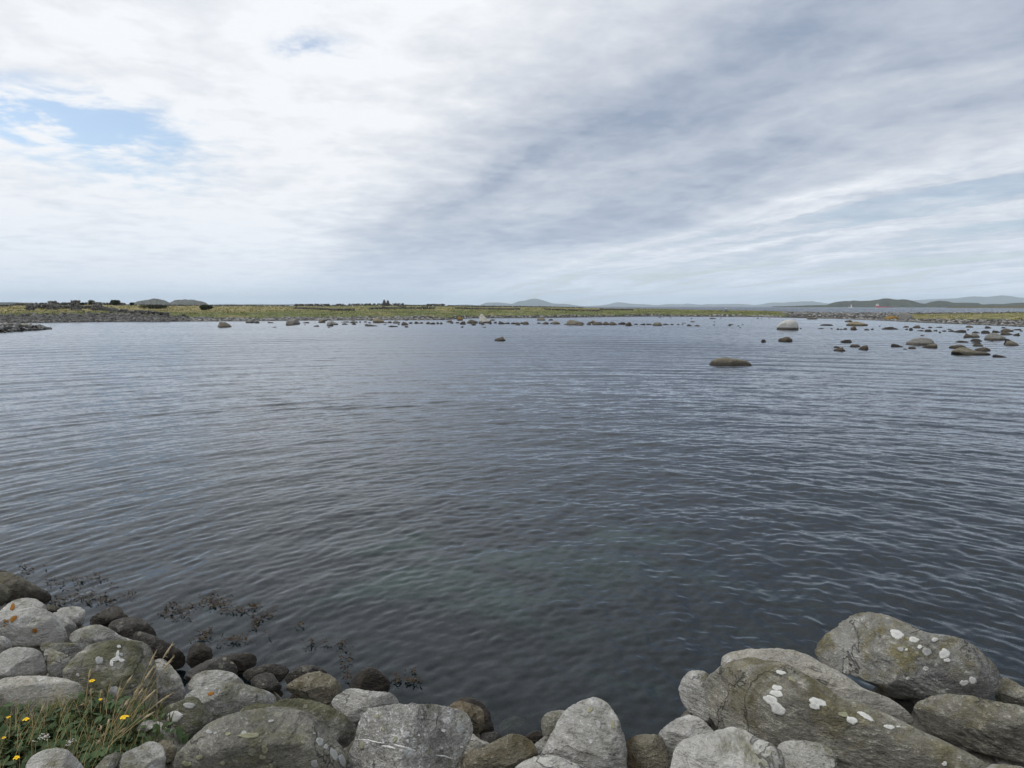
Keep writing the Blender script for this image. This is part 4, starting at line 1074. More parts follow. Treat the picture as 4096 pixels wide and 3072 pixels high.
dc = lambda u: float(ip(u, DC))
dry_wall([(u, dc(u) - 2) for u in range(-60, 561, 60)], .55, 1.2, .6, 'dry stone wall along the skyline behind the ruined pillars', seed=1)
dry_wall([(u, dc(u) - 2) for u in range(560, 1161, 60)], .45, 1.2, .6, 'dry stone wall on the skyline between the bushes and the cairns', seed=2)
dry_wall([(u, dc(u) - 2 + 1.5 * math.sin(u * .01)) for u in range(1180, 1781, 60)], .6, 2.2, .65, 'broad tumbled stone wall below the twin cairns', seed=3, parts=120)
dry_wall([(u, dc(u) - 3) for u in range(1790, 2371, 60)], .45, 1.2, .6, 'low dry stone wall on the skyline below the blue domed mountain', seed=4)
dry_wall([(120, 206), (150, 214), (200, 215), (235, 212), (290, 214), (330, 214), (400, 211), (440, 205)], .95, .8, .5, 'low wall linking the ruined stone pillars', seed=5)
dry_wall([(430, 202), (480, 190), (540, 182), (600, 176), (680, 172)], .8, 1.0, .5, 'tumbled wall running down towards the shore below the dark bush', seed=6)
dry_wall([(1480, 216), (1560, 224), (1640, 226), (1740, 229)], .7, 1.4, .5, 'rubble wall in the grass below the cairns', seed=8)
dry_wall([(1180, 226), (1260, 221), (1330, 213), (1420, 208)], .6, 1.3, .5, 'scattered wall of stones in the middle of the left grass', seed=9)
dry_wall([(1820, 243), (1920, 246), (2010, 247), (2080, 249)], .55, 1.2, .48, 'low rubble wall in the grass behind the tall wedge', seed=10)
dry_wall([(2180, 250), (2260, 249), (2340, 251), (2400, 253)], .45, .9, .45, 'thin line of stones in the grass right of the wedge', seed=11)
dry_wall([(2395, 272), (2450, 270), (2530, 268)], .6, 1.0, .48, 'short dark wall end at the left of the grassy mound', seed=12)
for i, (u, d, w, h_, lab) in enumerate([(131, 203, 1.9, 2.0, 'ruined stone pillar, leftmost of four in the dry grass'), (219, 203, 2.4, 2.1, 'ruined stone pillar, second of four from the left'),
                                        (312, 203, 2.6, 2.5, 'ruined stone pillar, third of four from the left'), (398, 203, 3.0, 2.2, 'ruined stone pillar, rightmost and broadest of four')]):
    c = land_pos(u, d); rg = np.random.default_rng(60 + i)
    T = empty('ruined_pillar', c, label=lab, category='ruin', group='ruined pillars in the dry grass')
    lv = int(h_ / .3)
    for k in range(lv):
        ww = w * (1 - .35 * k / lv) * rg.uniform(.85, 1.05)
        for j in range(max(2, int(ww / .5))):
            for row in (0, 1):
                s_ = .55 * rg.uniform(.8, 1.3)
                o = obj('stone', SM['shingle' if rg.random() < .55 else 'wall'][int(rg.integers(0, 6))], T, (-ww / 2 + (j + .5) * ww / max(2, int(ww / .5)) + rg.normal() * .06, (row - .5) * .7 + rg.normal() * .06, k * .3 + .1))
                o.scale = (s_ * 1.2, s_, .42 * rg.uniform(.8, 1.15)); o.rotation_euler = (0, 0, rg.uniform(0, 6.28))
for i, (u, lab) in enumerate([(1540, 'beehive shaped stone cairn on the skyline, the taller left one'), (1554, 'beehive shaped stone cairn on the skyline, the shorter right one')]):
    c = land_pos(u, 258); rg = np.random.default_rng(80 + i); hh = (2.15, 1.9)[i]
    T = empty('cairn', c, label=lab, category='cairn', group='twin cairns on the skyline')
    for k in range(8):
        r_ = .56 * (1 - (k / 8.6) ** 2.2); n = max(3, int(2 * math.pi * r_ / .36))
        for j in range(n):
            g_ = 2 * math.pi * (j + .5 * (k % 2)) / n
            o = obj('stone', SM['wall'][int(rg.integers(0, 6))], T, (r_ * math.cos(g_) * .8, r_ * math.sin(g_) * .8, .1 + k * hh / 8))
            o.scale = (.48 * rg.uniform(.85, 1.15), .42, .30); o.rotation_euler = (0, 0, g_ + rg.normal() * .2)
    o = obj('stone', SM['wall'][2], T, (0, 0, hh + .02)); o.scale = (.34, .3, .26)
    o = obj('stone', SM['wall'][3], T, (0, 0, hh * .5)); o.scale = (.9, .9, hh * .95)
T = empty('stone_pile', land_pos(2897, 266, -.05), label='small stone pile with a white top at the end of the mound', category='cairn')
for k, (dx, dz, s_) in enumerate([(-.5, .15, .8), (.1, .2, .9), (.65, .12, .7), (-.2, .55, .7), (.35, .6, .65), (.2, .95, .55)]):
    o = obj('stone', SM['shingle'][k], T, (dx, .1 * (k % 2), dz)); o.scale = (s_, s_ * .8, .5)
m_white = plain_mat('white_paint', (.78, .78, .76), .6, .06)
o = obj('white_cap', mesh('white_cap', SMALL[1][0] * np.array([.22, .2, .16]), SMALL[1][1], m_white), T, (.22, 0, 1.28))

# loose stones: shingle edge, the bank at the right, the point at the left
def many_pos(u, d):
    a = AZ(u); return np.stack([d * np.sin(a), d * np.cos(a), land_z(u, d)], 1)


cu = RNG.uniform(-300, 4400, 16000); cds = ip(cu, DS_K); rgt = cu > 3120
cd_ = np.where(rgt, cds + RNG.random(16000) ** .8 * (300 - cds), cds - 1.5 + np.abs(RNG.normal(size=16000)) * np.where(cu < 460, 5, 4.5))
keep = shingle_amount(cu, cd_) > RNG.uniform(.25, .9, 16000)
keep &= ~(rgt & (cd_ < 215) & (RNG.random(16000) > .75)); keep &= ~((cu > 1700) & (cu < 3000) & (RNG.random(16000) < .6))
cu, cd_ = cu[keep][:5200], cd_[keep][:5200]; pl = []
for p in many_pos(cu, cd_):
    s_ = random.uniform(.3, .8) * (1.2 if random.random() < .12 else 1)
    pl.append((p[0], p[1], p[2] + .05, s_ * 1.2, s_, s_ * .6, random.uniform(0, 6.28)))
eu = RNG.uniform(3225, 4300, 900); EDGE = many_pos(eu, ip(eu, DS_K) + RNG.normal(.2, .5, 900))
for _ in range(900):      # the line of stones that edges the gravel flat
    s_ = random.uniform(.25, .6); p = EDGE[_]
    pl.append((p[0], p[1], p[2] + .08, s_ * 1.3, s_, s_ * .7, random.uniform(0, 6.28)))
ru = RNG.uniform(-300, 760, 2600); rd = ip(ru, DS_K) - 1 + np.abs(RNG.normal(size=2600)) * np.interp(ru, [0, 420, 760], [4.5, 5, 2.5]); rub = []
for p in many_pos(ru, rd):
    s_ = random.uniform(.35, 1.0); rub.append((p[0], p[1], p[2] + .1, s_ * 1.3, s_, s_ * .75, random.uniform(0, 6.28)))
stones_stuff('shingle', pl, FS['shingle'], label='grey shingle and rubble lying along the far shore', category='shingle')
stones_stuff('rubble', rub, FS['wall'], label='dark tumbled rubble along the water below the ruined pillars', category='rubble')
pl = []
for _ in range(620):
    j = int(min(33, abs(random.gauss(0, 1)) * 9)); i = random.randrange(20, 90); p = SPIT[j, i]; s_ = random.uniform(.25, .6)
    pl.append((p[0] + random.gauss(0, .2), p[1] + random.gauss(0, .2), p[2] + .06, s_ * 1.2, s_, s_ * .65, random.uniform(0, 6.28)))
stones_stuff('rubble', pl, FS['shingle'], label='rubble along the low point at the left edge', category='rubble')

# ------------------------------------------------------------------ bushes and grass on the far shore
m_leaf = plain_mat('dark_bush_leaves', (0.030, 0.038, 0.018), .9, .45, 1.5, .15)
m_leaf2 = plain_mat('olive_bush_leaves', (0.055, 0.06, 0.026), .9, .45, 1.5, .15)
m_bark = plain_mat('bush_bark', (0.07, 0.06, 0.05), .95, .3, 6)
m_fargrass = plain_mat('far_grass_blades', (0.19, 0.185, 0.07), .95, .6, .2, .1)


def bush(u0, u1, vt, vb, d, label, mat, seed, lobes=3, n=520, sparse=.0, loose=False):
    rg = np.random.default_rng(seed); uc = (u0 + u1) / 2; c = land_pos(uc, d, -.05); dep = d * math.cos(AZ(uc)); k = dep / F
    w = (u1 - u0) * k; zt = H - (vt - EYE_ROW(uc)) * k; hh = max(zt - c[2], .7)
    B = empty('bush', c, label=label, category='bush', group='bushes on the far shore')
    tb = Bag(); lb = Bag()
    cen = [(rg.uniform(-.32, .32) * w, rg.uniform(-.2, .2) * w, hh * rg.uniform(.45, .68), w * rg.uniform(.16, .26), hh * rg.uniform(.28, .42)) for _ in range(lobes + 3)]
    for cx, cy_, cz, rw, rh in cen:
        tb.tube([(cx * .2, cy_ * .2, 0), (cx * .6, cy_ * .6, cz * .5), (cx, cy_, cz + rh * .6)], [.06, .045, .015], 5)
        for _ in range(4):
            e_ = rg.normal(size=3); e_ /= np.linalg.norm(e_); tb.tube([(cx, cy_, cz), (cx + e_[0] * rw, cy_ + e_[1] * rw, cz + abs(e_[2]) * rh * 1.1)], [.025, .008], 4)
    for _ in range(n):
        cx, cy_, cz, rw, rh = cen[rg.integers(0, len(cen))]
        e_ = rg.normal(size=3); e_ /= np.linalg.norm(e_); r_ = rg.uniform(.35, 1.12) ** .6
        p = np.array([cx + e_[0] * rw * r_ * 1.2, cy_ + e_[1] * rw * r_, max(.05, cz + e_[2] * rh * r_ * 1.25)])
        s_ = rg.uniform(.10, .24); a = rg.normal(size=3); a /= np.linalg.norm(a); b = np.cross(a, rg.normal(size=3)); b /= np.linalg.norm(b) + 1e-6
        lb.add([p - a * s_, p + b * s_ * .55, p + a * s_, p - b * s_ * .55], [(0, 1, 2, 3)])
    obj('trunk', tb.mesh('trunk', m_bark), B); obj('crown', lb.mesh('crown', mat), B)


bush(356, 394, 1201, 1221, 246, 'thin two topped bush on the skyline left of the island', m_leaf2, 1, 4, 430)
bush(447, 494, 1201, 1222, 246, 'dense rounded bush on the skyline left of the island', m_leaf, 2, 4, 800)
bush(529, 546, 1210, 1223, 247, 'small dark bush at the left foot of the island', m_leaf, 3, 2, 260)
bush(560, 678, 1221, 1244, 216, 'wide low dark bush in front of the island', m_leaf, 4, 9, 1300)
bush(788, 860, 1220, 1252, 212, 'dark bushy mound at the right end of the island', m_leaf, 5, 6, 1300)
bush(318, 356, 1214, 1222, 244, 'flat dark bush on the skyline wall', m_leaf, 6, 4, 300)

gu = RNG.uniform(-250, 4350, 9000); gd = ip(gu, DS_K) + RNG.random(9000) * (ip(gu, DC) - ip(gu, DS_K) + 4)
gk = shingle_amount(gu, gd) <= .35; gv = list(zip(gu[gk], gd[gk])); gz = land_z(gu[gk], gd[gk])
VV = []; FF = []
for (u, d), z in zip(gv, gz):
    a = float(AZ(u)); p = np.array([d * math.sin(a), d * math.cos(a), z - .04])
    for _ in range(3):
        q = p + np.array([random.gauss(0, .25), random.gauss(0, .25), 0]); hh = random.uniform(.12, .34); w = random.uniform(.08, .2); g_ = random.uniform(0, 3.14)
        dx = np.array([math.cos(g_) * w, math.sin(g_) * w, 0]); k = len(VV)
        VV += [q - dx, q + dx, q + np.array([random.gauss(0, .12), random.gauss(0, .12), hh])]; FF.append((k, k + 1, k + 2))
obj('shore_grass', mesh('shore_grass', VV, np.array(FF), m_fargrass, False), kind='stuff', label='green and straw coloured grass covering the far shore', category='grass')

# ------------------------------------------------------------------ vessels and beacon far out
m_red = plain_mat('red_hull_paint', (.55, .045, .03), .5, .08, .2); m_dgrey = plain_mat('dark_window_band', (.03, .035, .04), .3, .1)
m_deck = plain_mat('deck_grey', (.22, .20, .18), .8, .15)
a_ = float(AZ(3519)); Dsh = 3650.; S = empty('supply_ship', (Dsh * math.sin(a_), Dsh * math.cos(a_), 0), label='red ship with white bridge on the sea before the dark hills', category='ship')
S.rotation_euler = (0, 0, -a_ + .15)
L_ = 29.0
prof = [(-L_, 0, 9.5), (-L_ * .93, 3.2, 9.0), (-L_ * .75, 6.3, 8.2), (-L_ * .45, 7.0, 7.4), (-L_ * .40, 7.0, 5.0), (L_ * .3, 7.0, 4.6), (L_ * .85, 6.6, 4.8), (L_, 5.6, 5.0)]
V = []
for x, w, z in prof:
    xb = x if x > -L_ * .9 else x + 3.5
    V += [(x, -max(w, .2), z), (xb, -max(w * .8, .15), -1.5), (xb, max(w * .8, .15), -1.5), (x, max(w, .2), z)]
Fs = []
for i in range(len(prof) - 1):
    for j in range(4): Fs.append((i * 4 + j, i * 4 + (j + 1) % 4, (i + 1) * 4 + (j + 1) % 4, (i + 1) * 4 + j))
Fs += [(0, 1, 2, 3), (31, 30, 29, 28)]
hull = obj('hull', mesh('hull', V, Fs, m_red, False), S)
b = Bag(); b.box((4, 0, 5.05), (48, 12.4, .5)); obj('deck', b.mesh('deck', m_deck), S)
b = Bag(); b.box((-19.5, 0, 9.6), (11, 12, 4.4)); b.box((-19.8, 0, 12.8), (9.5, 11, 2.2)); sup = obj('superstructure', b.mesh('superstructure', m_white), S)
b = Bag(); b.box((-19.8, 0, 15.0), (8.4, 12.5, 2.4)); br = obj('bridge', b.mesh('bridge', m_white), S)
b = Bag(); b.box((-19.8, 0, 15.2), (8.7, 12.8, .9)); obj('window_band', b.mesh('window_band', m_dgrey), br)
b = Bag(); b.tube([(-19.5, 0, 16), (-19.5, 0, 21)], .35); b.box((-19.5, 0, 18.5), (.4, 4, .3)); obj('mast', b.mesh('mast', m_white), S)
for sgn in (-1, 1):
    b = Bag(); b.box((-13.6, sgn * 4.4, 10), (1.6, 1.3, 6)); obj('funnel', b.mesh('funnel', m_red), S)
a_ = float(AZ(3396.5)); D_ = 3450.
S = empty('beacon_tower', (D_ * math.sin(a_), D_ * math.cos(a_), 0), label='white beacon tower on a low base in the sea before the dark hills', category='beacon'); S.rotation_euler = (0, 0, -a_)
b = Bag(); b.tube([(0, 0, 1.5), (0, 0, 12.2), (0, 0, 12.6)], [2.3, 1.7, 1.7], 12); obj('tower', b.mesh('tower', m_white), S)
b = Bag(); b.tube([(0, 0, 12.5), (0, 0, 13.0)], [2.5, 2.5], 12); obj('gallery', b.mesh('gallery', m_white), S)
b = Bag(); b.tube([(0, 0, 13), (0, 0, 14.8), (0, 0, 16)], [1.2, 1.2, .15], 10); obj('lantern', b.mesh('lantern', m_dgrey), S)
b = Bag(); b.box((-3, 0, .3), (17, 6, 2.6)); b.box((6.5, 0, .1), (8, 5, 2.0)); obj('foundation', b.mesh('foundation', m_white), S)
a_ = float(AZ(2850)); D_ = 5200.
S = empty('motor_boat', (D_ * math.sin(a_), D_ * math.cos(a_), 0), label='tiny white boat on the horizon behind the grassy mound', category='boat'); S.rotation_euler = (0, 0, -a_ + .2)
V = [(-10, 0, 2.6), (-7, -2.2, 2.3), (10, -2.4, 1.9), (10, 2.4, 1.9), (-7, 2.2, 2.3), (-8.5, 0, -.6), (-6, -1.4, -.6), (10, -1.8, -.6), (10, 1.8, -.6), (-6, 1.4, -.6)]
obj('hull', mesh('hull', V, [(0, 1, 2, 3, 4), (0, 5, 6, 1), (1, 6, 7, 2), (2, 7, 8, 3), (3, 8, 9, 4), (4, 9, 5, 0)], m_white, False), S)
b = Bag(); b.box((1.5, 0, 3.2), (9, 3.6, 2.6)); b.box((2.5, 0, 5.1), (5, 3.0, 1.4)); cab = obj('cabin', b.mesh('cabin', m_white), S)
b = Bag(); b.box((2.4, 0, 3.6), (8, 3.75, .7)); obj('window_band', b.mesh('window_band', m_dgrey), cab)

# ------------------------------------------------------------------ the boulders of the near bank
m_q = plain_mat('quartz', (.58, .58, .56), .6, .15, 40, .4)
by = {}
for r in rocks:
    o = obj('boulder' if r['R'] > .16 else 'stone', mesh('boulder', r['V'], r['F'], ST[r['mk']]), None, r['C'], label=r['lab'], category='boulder' if r['R'] > .16 else 'stone')
    r['o'] = o; by[r['lab']] = r


def find(word): return next(r for l, r in by.items() if word in l)


_bvh = {}


def bvh(r):
    k = r['lab']
    if k not in _bvh: _bvh[k] = BVHTree.FromPolygons([Vector(v + r['C']) for v in r['V']], [tuple(f) for f in r['F']])
    return _bvh[k]


def lichen_mat(name, col):
    m, t, out = new_mat(name)
    g = t.n.new('ShaderNodeNewGeometry').outputs['Position']; at = t.n.new('ShaderNodeAttribute'); at.attribute_name = 'rim'; at.attribute_type = 'GEOMETRY'
    n = t.noise(g, 70, 5, .65); n2 = t.noise(g, 260, 2, .6); rim = at.outputs['Fac']
    f = t.m('SUBTRACT', t.m('ADD', t.m('ADD', n, t.m('MULTIPLY', n2, .35)), .42), t.m('MULTIPLY', t.m('POWER', rim, 2.0), .95))
    c = t.mix(t.step(n2, .35, .65), tuple(x * .72 for x in col), col); c = t.mix(t.m('MULTIPLY', t.step(rim, .65, .1), .35), c, tuple(x * .55 for x in col))
    p = t.node('ShaderNodeBsdfPrincipled', **{'Base Color': c, 'Roughness': .95, 'Specular IOR Level': .1, 'Alpha': t.step(f, .22, .34)})
    t.l.new(p.outputs[0], out.inputs[0]); return m


m_lw = lichen_mat('white_lichen', (.57, .57, .54)); m_ly = lichen_mat('yellow_grey_lichen', (.27, .265, .18)); m_lo = lichen_mat('orange_lichen', (.30, .135, .03)); m_lg = lichen_mat('grey_lichen', (.34, .345, .33))


def patch(word, cs, spots, mat, name='lichen_patch', lift=.004):
    r = find(word); T = bvh(r); ox, oy, k = CROPS[cs]
    for sp_ in spots:
        cx, cy_, rx, ry = sp_[0], sp_[1], sp_[2] * 1.15, sp_[3] * 1.15; tilt = math.radians(sp_[4]) if len(sp_) > 4 else 0
        n = 22; V = []; ok = True; ph = RNG.uniform(0, 6.28, 4)
        for ring in (0, .55, .92, 1.0):
            for j in range(n):
                g_ = 2 * math.pi * j / n; w = 1 + .10 * math.sin(2 * g_ + ph[0]) + .08 * math.sin(3 * g_ + ph[1]) + .06 * math.sin(5 * g_ + ph[2]) + .04 * math.sin(8 * g_ + ph[3])
                a, b_ = rx * ring * w * math.cos(g_), ry * ring * w * math.sin(g_)
                d = ray(ox + (cx + a * math.cos(tilt) - b_ * math.sin(tilt)) / k, oy + (cy_ + a * math.sin(tilt) + b_ * math.cos(tilt)) / k)
                hit, nrm, _, _ = T.ray_cast(Vector(EYE), Vector(d))
                if hit is None: ok = False; break
                if nrm.dot(Vector(d)) > 0: nrm = -nrm
                V.append(np.array(hit + nrm * (lift if ring < .95 else -.002)) - r['C'])
                if ring == 0: V = V + [V[-1]] * (n - 1); break
            if not ok: break
        if ok:
            me = mesh(name, V, grid_faces(4, n, True), mat); me.attributes.new('rim', 'FLOAT', 'POINT').data.foreach_set('value', np.repeat(np.array([0, .55, .92, 1.0], np.float32), n))
            obj(name, me, r['o'])


def vein(word, cs, pts, w):
    r = find(word); T = bvh(r); ox, oy, k = CROPS[cs]; V = []
    P = np.array(pts, float); t_ = np.linspace(0, len(P) - 1, 26); X = np.interp(t_, range(len(P)), P[:, 0]); Y = np.interp(t_, range(len(P)), P[:, 1])
    for i in range(26):
        ww = w * (.35 + .65 * math.sin(math.pi * (i + .5) / 26)) * RNG.uniform(.6, 1.3); jy = RNG.normal() * 1.5
        for sg, lf in ((-1, -.002), (-.5, .003), (.5, .003), (1, -.002)):
            d = ray(ox + X[i] / k, oy + (Y[i] + jy + sg * ww) / k); hit, nrm, _, _ = T.ray_cast(Vector(EYE), Vector(d))
            if hit is None: return
            if nrm.dot(Vector(d)) > 0: nrm = -nrm
            V.append(np.array(hit + nrm * lf) - r['C'])
    obj('quartz_vein', mesh('quartz_vein', V, grid_faces(26, 4), m_q), r['o'])


patch('big long olive slab', 'E', [(625, 730, 18, 25), (1288, 715, 45, 18, 15), (1485, 730, 70, 36, 25), (1250, 865, 45, 28), (1245, 922, 56, 33, 10), (1190, 985, 80, 38, 25), (1258, 1070, 78, 48, 30), (1645, 1005, 80, 36, 20), (1620, 1042, 54, 30, 20), (1985, 1185, 58, 28, 25), (2120, 1145, 82, 22, 28)], m_lw)
patch('big long olive slab', 'E', [(1900, 1127, 46, 24, 15), (1395, 780, 40, 16, 28)], m_ly)
patch('massive gold', 'F', [(962, 338, 62, 42, 10), (1130, 390, 45, 28, 10), (1187, 462, 20, 20), (1335, 390, 28, 20), (1430, 530, 52, 45, 30), (1455, 592, 35, 17), (1057, 490, 16, 10), (1245, 675, 25, 25), (1070, 770, 16, 14), (1705, 790, 38, 30, 20), (1620, 815, 40, 27)], m_lw)
patch('massive gold', 'F', [(1000, 485, 32, 20), (1255, 510, 45, 36)], m_lg)
patch('big long olive slab', 'F', [(885, 1250, 55, 18, 15), (975, 1248, 18, 8, 10), (1430, 1610, 25, 20)], m_lw)
patch('one round white', 'A', [(1330, 1268, 62, 36, -15)], m_lw); patch('one round white', 'A', [(1440, 1185, 38, 22)], m_lg)
patch('rough boulder with orange lichen', 'A', [(102, 525, 16, 30, 35), (265, 613, 18, 16), (48, 540, 17, 8, -20), (35, 575, 10, 5)], m_lo)
patch('faint rusty streak', 'A', [(95, 435, 14, 30, 25)], m_lo)
patch('large grey green', 'A', [(880, 832, 40, 14, -20), (893, 800, 12, 34, 10), (905, 735, 16, 10), (850, 865, 14, 20), (925, 840, 20, 14)], m_lw)
patch('large grey green', 'A', [(755, 840, 26, 30), (925, 797, 14, 10), (595, 950, 14, 12), (860, 1080, 36, 44, 30)], m_lg)
patch('one orange lichen spot', 'B', [(355, 922, 28, 17, -25)], m_lo)
patch('big dome', 'B', [(1420, 1395, 38, 36), (1480, 1445, 22, 22), (1560, 1520, 30, 60, -20), (1640, 1580, 26, 70, -22), (945, 1192, 25, 12), (335, 1300, 30, 18), (400, 1310, 18, 12), (1365, 1315, 12, 10), (1370, 1610, 34, 40)], m_lg)
patch('big dome', 'B', [(730, 1335, 95, 26), (880, 1470, 28, 42), (1258, 1400, 20, 15), (240, 1548, 30, 22), (120, 1610, 44, 26), (860, 1545, 30, 22), (1320, 1505, 18, 14), (520, 1320, 26, 16), (945, 1630, 24, 20), (470, 1605, 24, 18)], m_ly)
patch('squarish speckled', 'C', [(810, 898, 14, 18), (1340, 955, 16, 10), (1165, 795, 18, 14), (1145, 965, 14, 10), (920, 840, 10, 10), (1080, 630, 10, 8)], m_lw)
patch('squarish speckled', 'C', [(690, 880, 18, 28, 20), (575, 780, 14, 18), (365, 940, 22, 30), (510, 655, 26, 16)], m_ly)
vein('squarish speckled', 'C', [(300, 878), (420, 886), (500, 905), (585, 918)], 9); vein('squarish speckled', 'C', [(555, 945), (620, 950), (695, 970)], 16)
vein('squarish speckled', 'C', [(680, 930), (780, 955), (890, 992)], 13); vein('squarish speckled', 'C', [(1085, 1035), (1180, 1045), (1260, 1072)], 9)
patch('pyramid shaped boulder of', 'D', [(1215, 730, 22, 38, -10)], m_lg); patch('pyramid shaped boulder of', 'D', [(1355, 738, 20, 40, -15), (1135, 590, 18, 30, 30)], m_ly)
patch('brown crusted block', 'C', [(1543, 773, 11, 20)], m_lo)

# small stones wedged in the gaps
m_fill = ST['grey']; nfill = 0
FILL = [mesh('stone', V, Fc, ST[mk]) for (V, Fc), mk in zip([proto_rock(70 + i, 20, 11, .8) for i in range(5)], ('grey', 'brown', 'dark', 'pale', 'moss'))]
for _ in range(260):
    u, v = random.uniform(-50, 4150), random.uniform(2480, 3150); d = ray(u, v)
    t_ = 2.0
    for _k in range(220):
        p = EYE + d * t_
        if p[2] < bank_at(p[0], p[1]): break
        t_ += .03
    else: continue
    if p[2] < .12 or any(np.linalg.norm(p - g) < .42 for g in GR): continue
    if any(((np.linalg.norm((p - r['C'])) < r['R'] * .8)) for r in rocks): continue
    s_ = random.uniform(.05, .11); o = obj('stone', FILL[nfill % 5 if p[2] > .35 else 2], None, p + np.array([0, 0, s_ * .1]), label='small filler stone wedged deep in a gap between the near boulders', category='stone', group='small stones wedged between the near boulders')
    o.scale = (s_, s_ * .85, s_ * .7); o.rotation_euler = (random.uniform(-.4, .4), random.uniform(-.4, .4), random.uniform(0, 6.28)); nfill += 1
    if nfill > 24: break

# ------------------------------------------------------------------ grass, flowers and stalks between the boulders
m_g1 = plain_mat('green_grass', (0.050, 0.062, 0.018), .85, .75, 9.0, .15); m_straw = plain_mat('dry_straw', (0.33, 0.26, 0.13), .9, .25, 9, .15)
m_seed = plain_mat('seed_heads', (0.34, 0.28, 0.18), .95, .3, 20, .1)
m_pet = plain_mat('yellow_petals', (.78, .50, .015), .7, .12, 20, .2); m_cen = plain_mat('flower_centre', (.55, .26, .01), .9, .2, 30)
m_wf = plain_mat('white_florets', (.70, .68, .64), .8, .1, 30); m_stem = plain_mat('green_stems', (.07, .085, .03), .8, .3, 10); m_lf = plain_mat('clover_leaves', (.035, .065, .02), .7, .35, 8, .3)


def on_bank(x, y): return np.array([x, y, bank_at(x, y)])


VV = []; FF = []; LV = []; LF = []; DV = []; DF = []
for _ in range(4200):
    g = GR[RNG.integers(0, len(GR))]; p = on_bank(g[0] + RNG.normal() * .13, g[1] + RNG.normal() * .13); p[2] -= .02
    hh = RNG.uniform(.02, .10); az = RNG.uniform(0, 6.28); ln = RNG.uniform(.4, 1.6) * hh; w = RNG.uniform(.002, .0045)
    dr = np.array([math.cos(az), math.sin(az), 0]); sd = np.array([-dr[1], dr[0], 0]) * w; k = len(VV)
    m1 = p + np.array([0, 0, hh * .6]) + dr * ln * .3; tp = p + np.array([0, 0, hh]) + dr * ln
    VV += [p - sd, p + sd, m1 + sd * .8, m1 - sd * .8, tp]; FF += [(k, k + 1, k + 2, k + 3), (k + 3, k + 2, k + 4)]
for _ in range(500):
    g = GR[RNG.integers(0, len(GR))]; p = on_bank(g[0] + RNG.normal() * .14, g[1] + RNG.normal() * .12)
    az = RNG.uniform(0, 6.28); hh = RNG.uniform(.06, .24); e_ = np.array([math.cos(az) * .5, math.sin(az) * .5, 1]) * hh; sd = np.array([.0011, 0, 0]); k = len(DV)
    DV += [p - sd, p + sd, p + e_ * .6 + sd, p + e_ * .6 - sd, p + e_ - np.array([0, 0, .15 * hh])]; DF += [(k, k + 1, k + 2, k + 3), (k + 3, k + 2, k + 4)]
obj('dry_grass', mesh('dry_grass', DV, DF, m_straw), kind='stuff', label='thin dry straw standing among the green grass at lower left', category='grass')
obj('grass', mesh('grass', VV, FF, m_g1), kind='stuff', label='short green grass growing between the boulders at lower left', category='grass')
for _ in range(1500):
    g = GR[RNG.integers(0, len(GR))]; p = on_bank(g[0] + RNG.normal() * .12, g[1] + RNG.normal() * .12); p[2] += RNG.uniform(.01, .07)
    s_ = RNG.uniform(.008, .020); nrm = np.array([RNG.normal() * .5, RNG.normal() * .5, 1.]); nrm /= np.linalg.norm(nrm); a = np.cross(nrm, [1, 0, .2]); a /= np.linalg.norm(a); b_ = np.cross(nrm, a); k = len(LV)
    LV += [p + s_ * (math.cos(t_) * a * 1.5 + math.sin(t_) * b_) for t_ in np.linspace(0, 6.28, 8)[:-1]]; LF.append(tuple(range(k, k + 7)))
obj('ground_leaves', mesh('ground_leaves', LV, LF, m_lf), kind='stuff', label='small dark green leaves amid the grass at lower left', category='leaves')


def A2(x, y): return x / CROPS['A'][2], 2200 + y / CROPS['A'][2]


def plant_base(x, y):
    u, v = A2(x, y); p = at_z(u, v, 1.0); return on_bank(p[0], p[1])


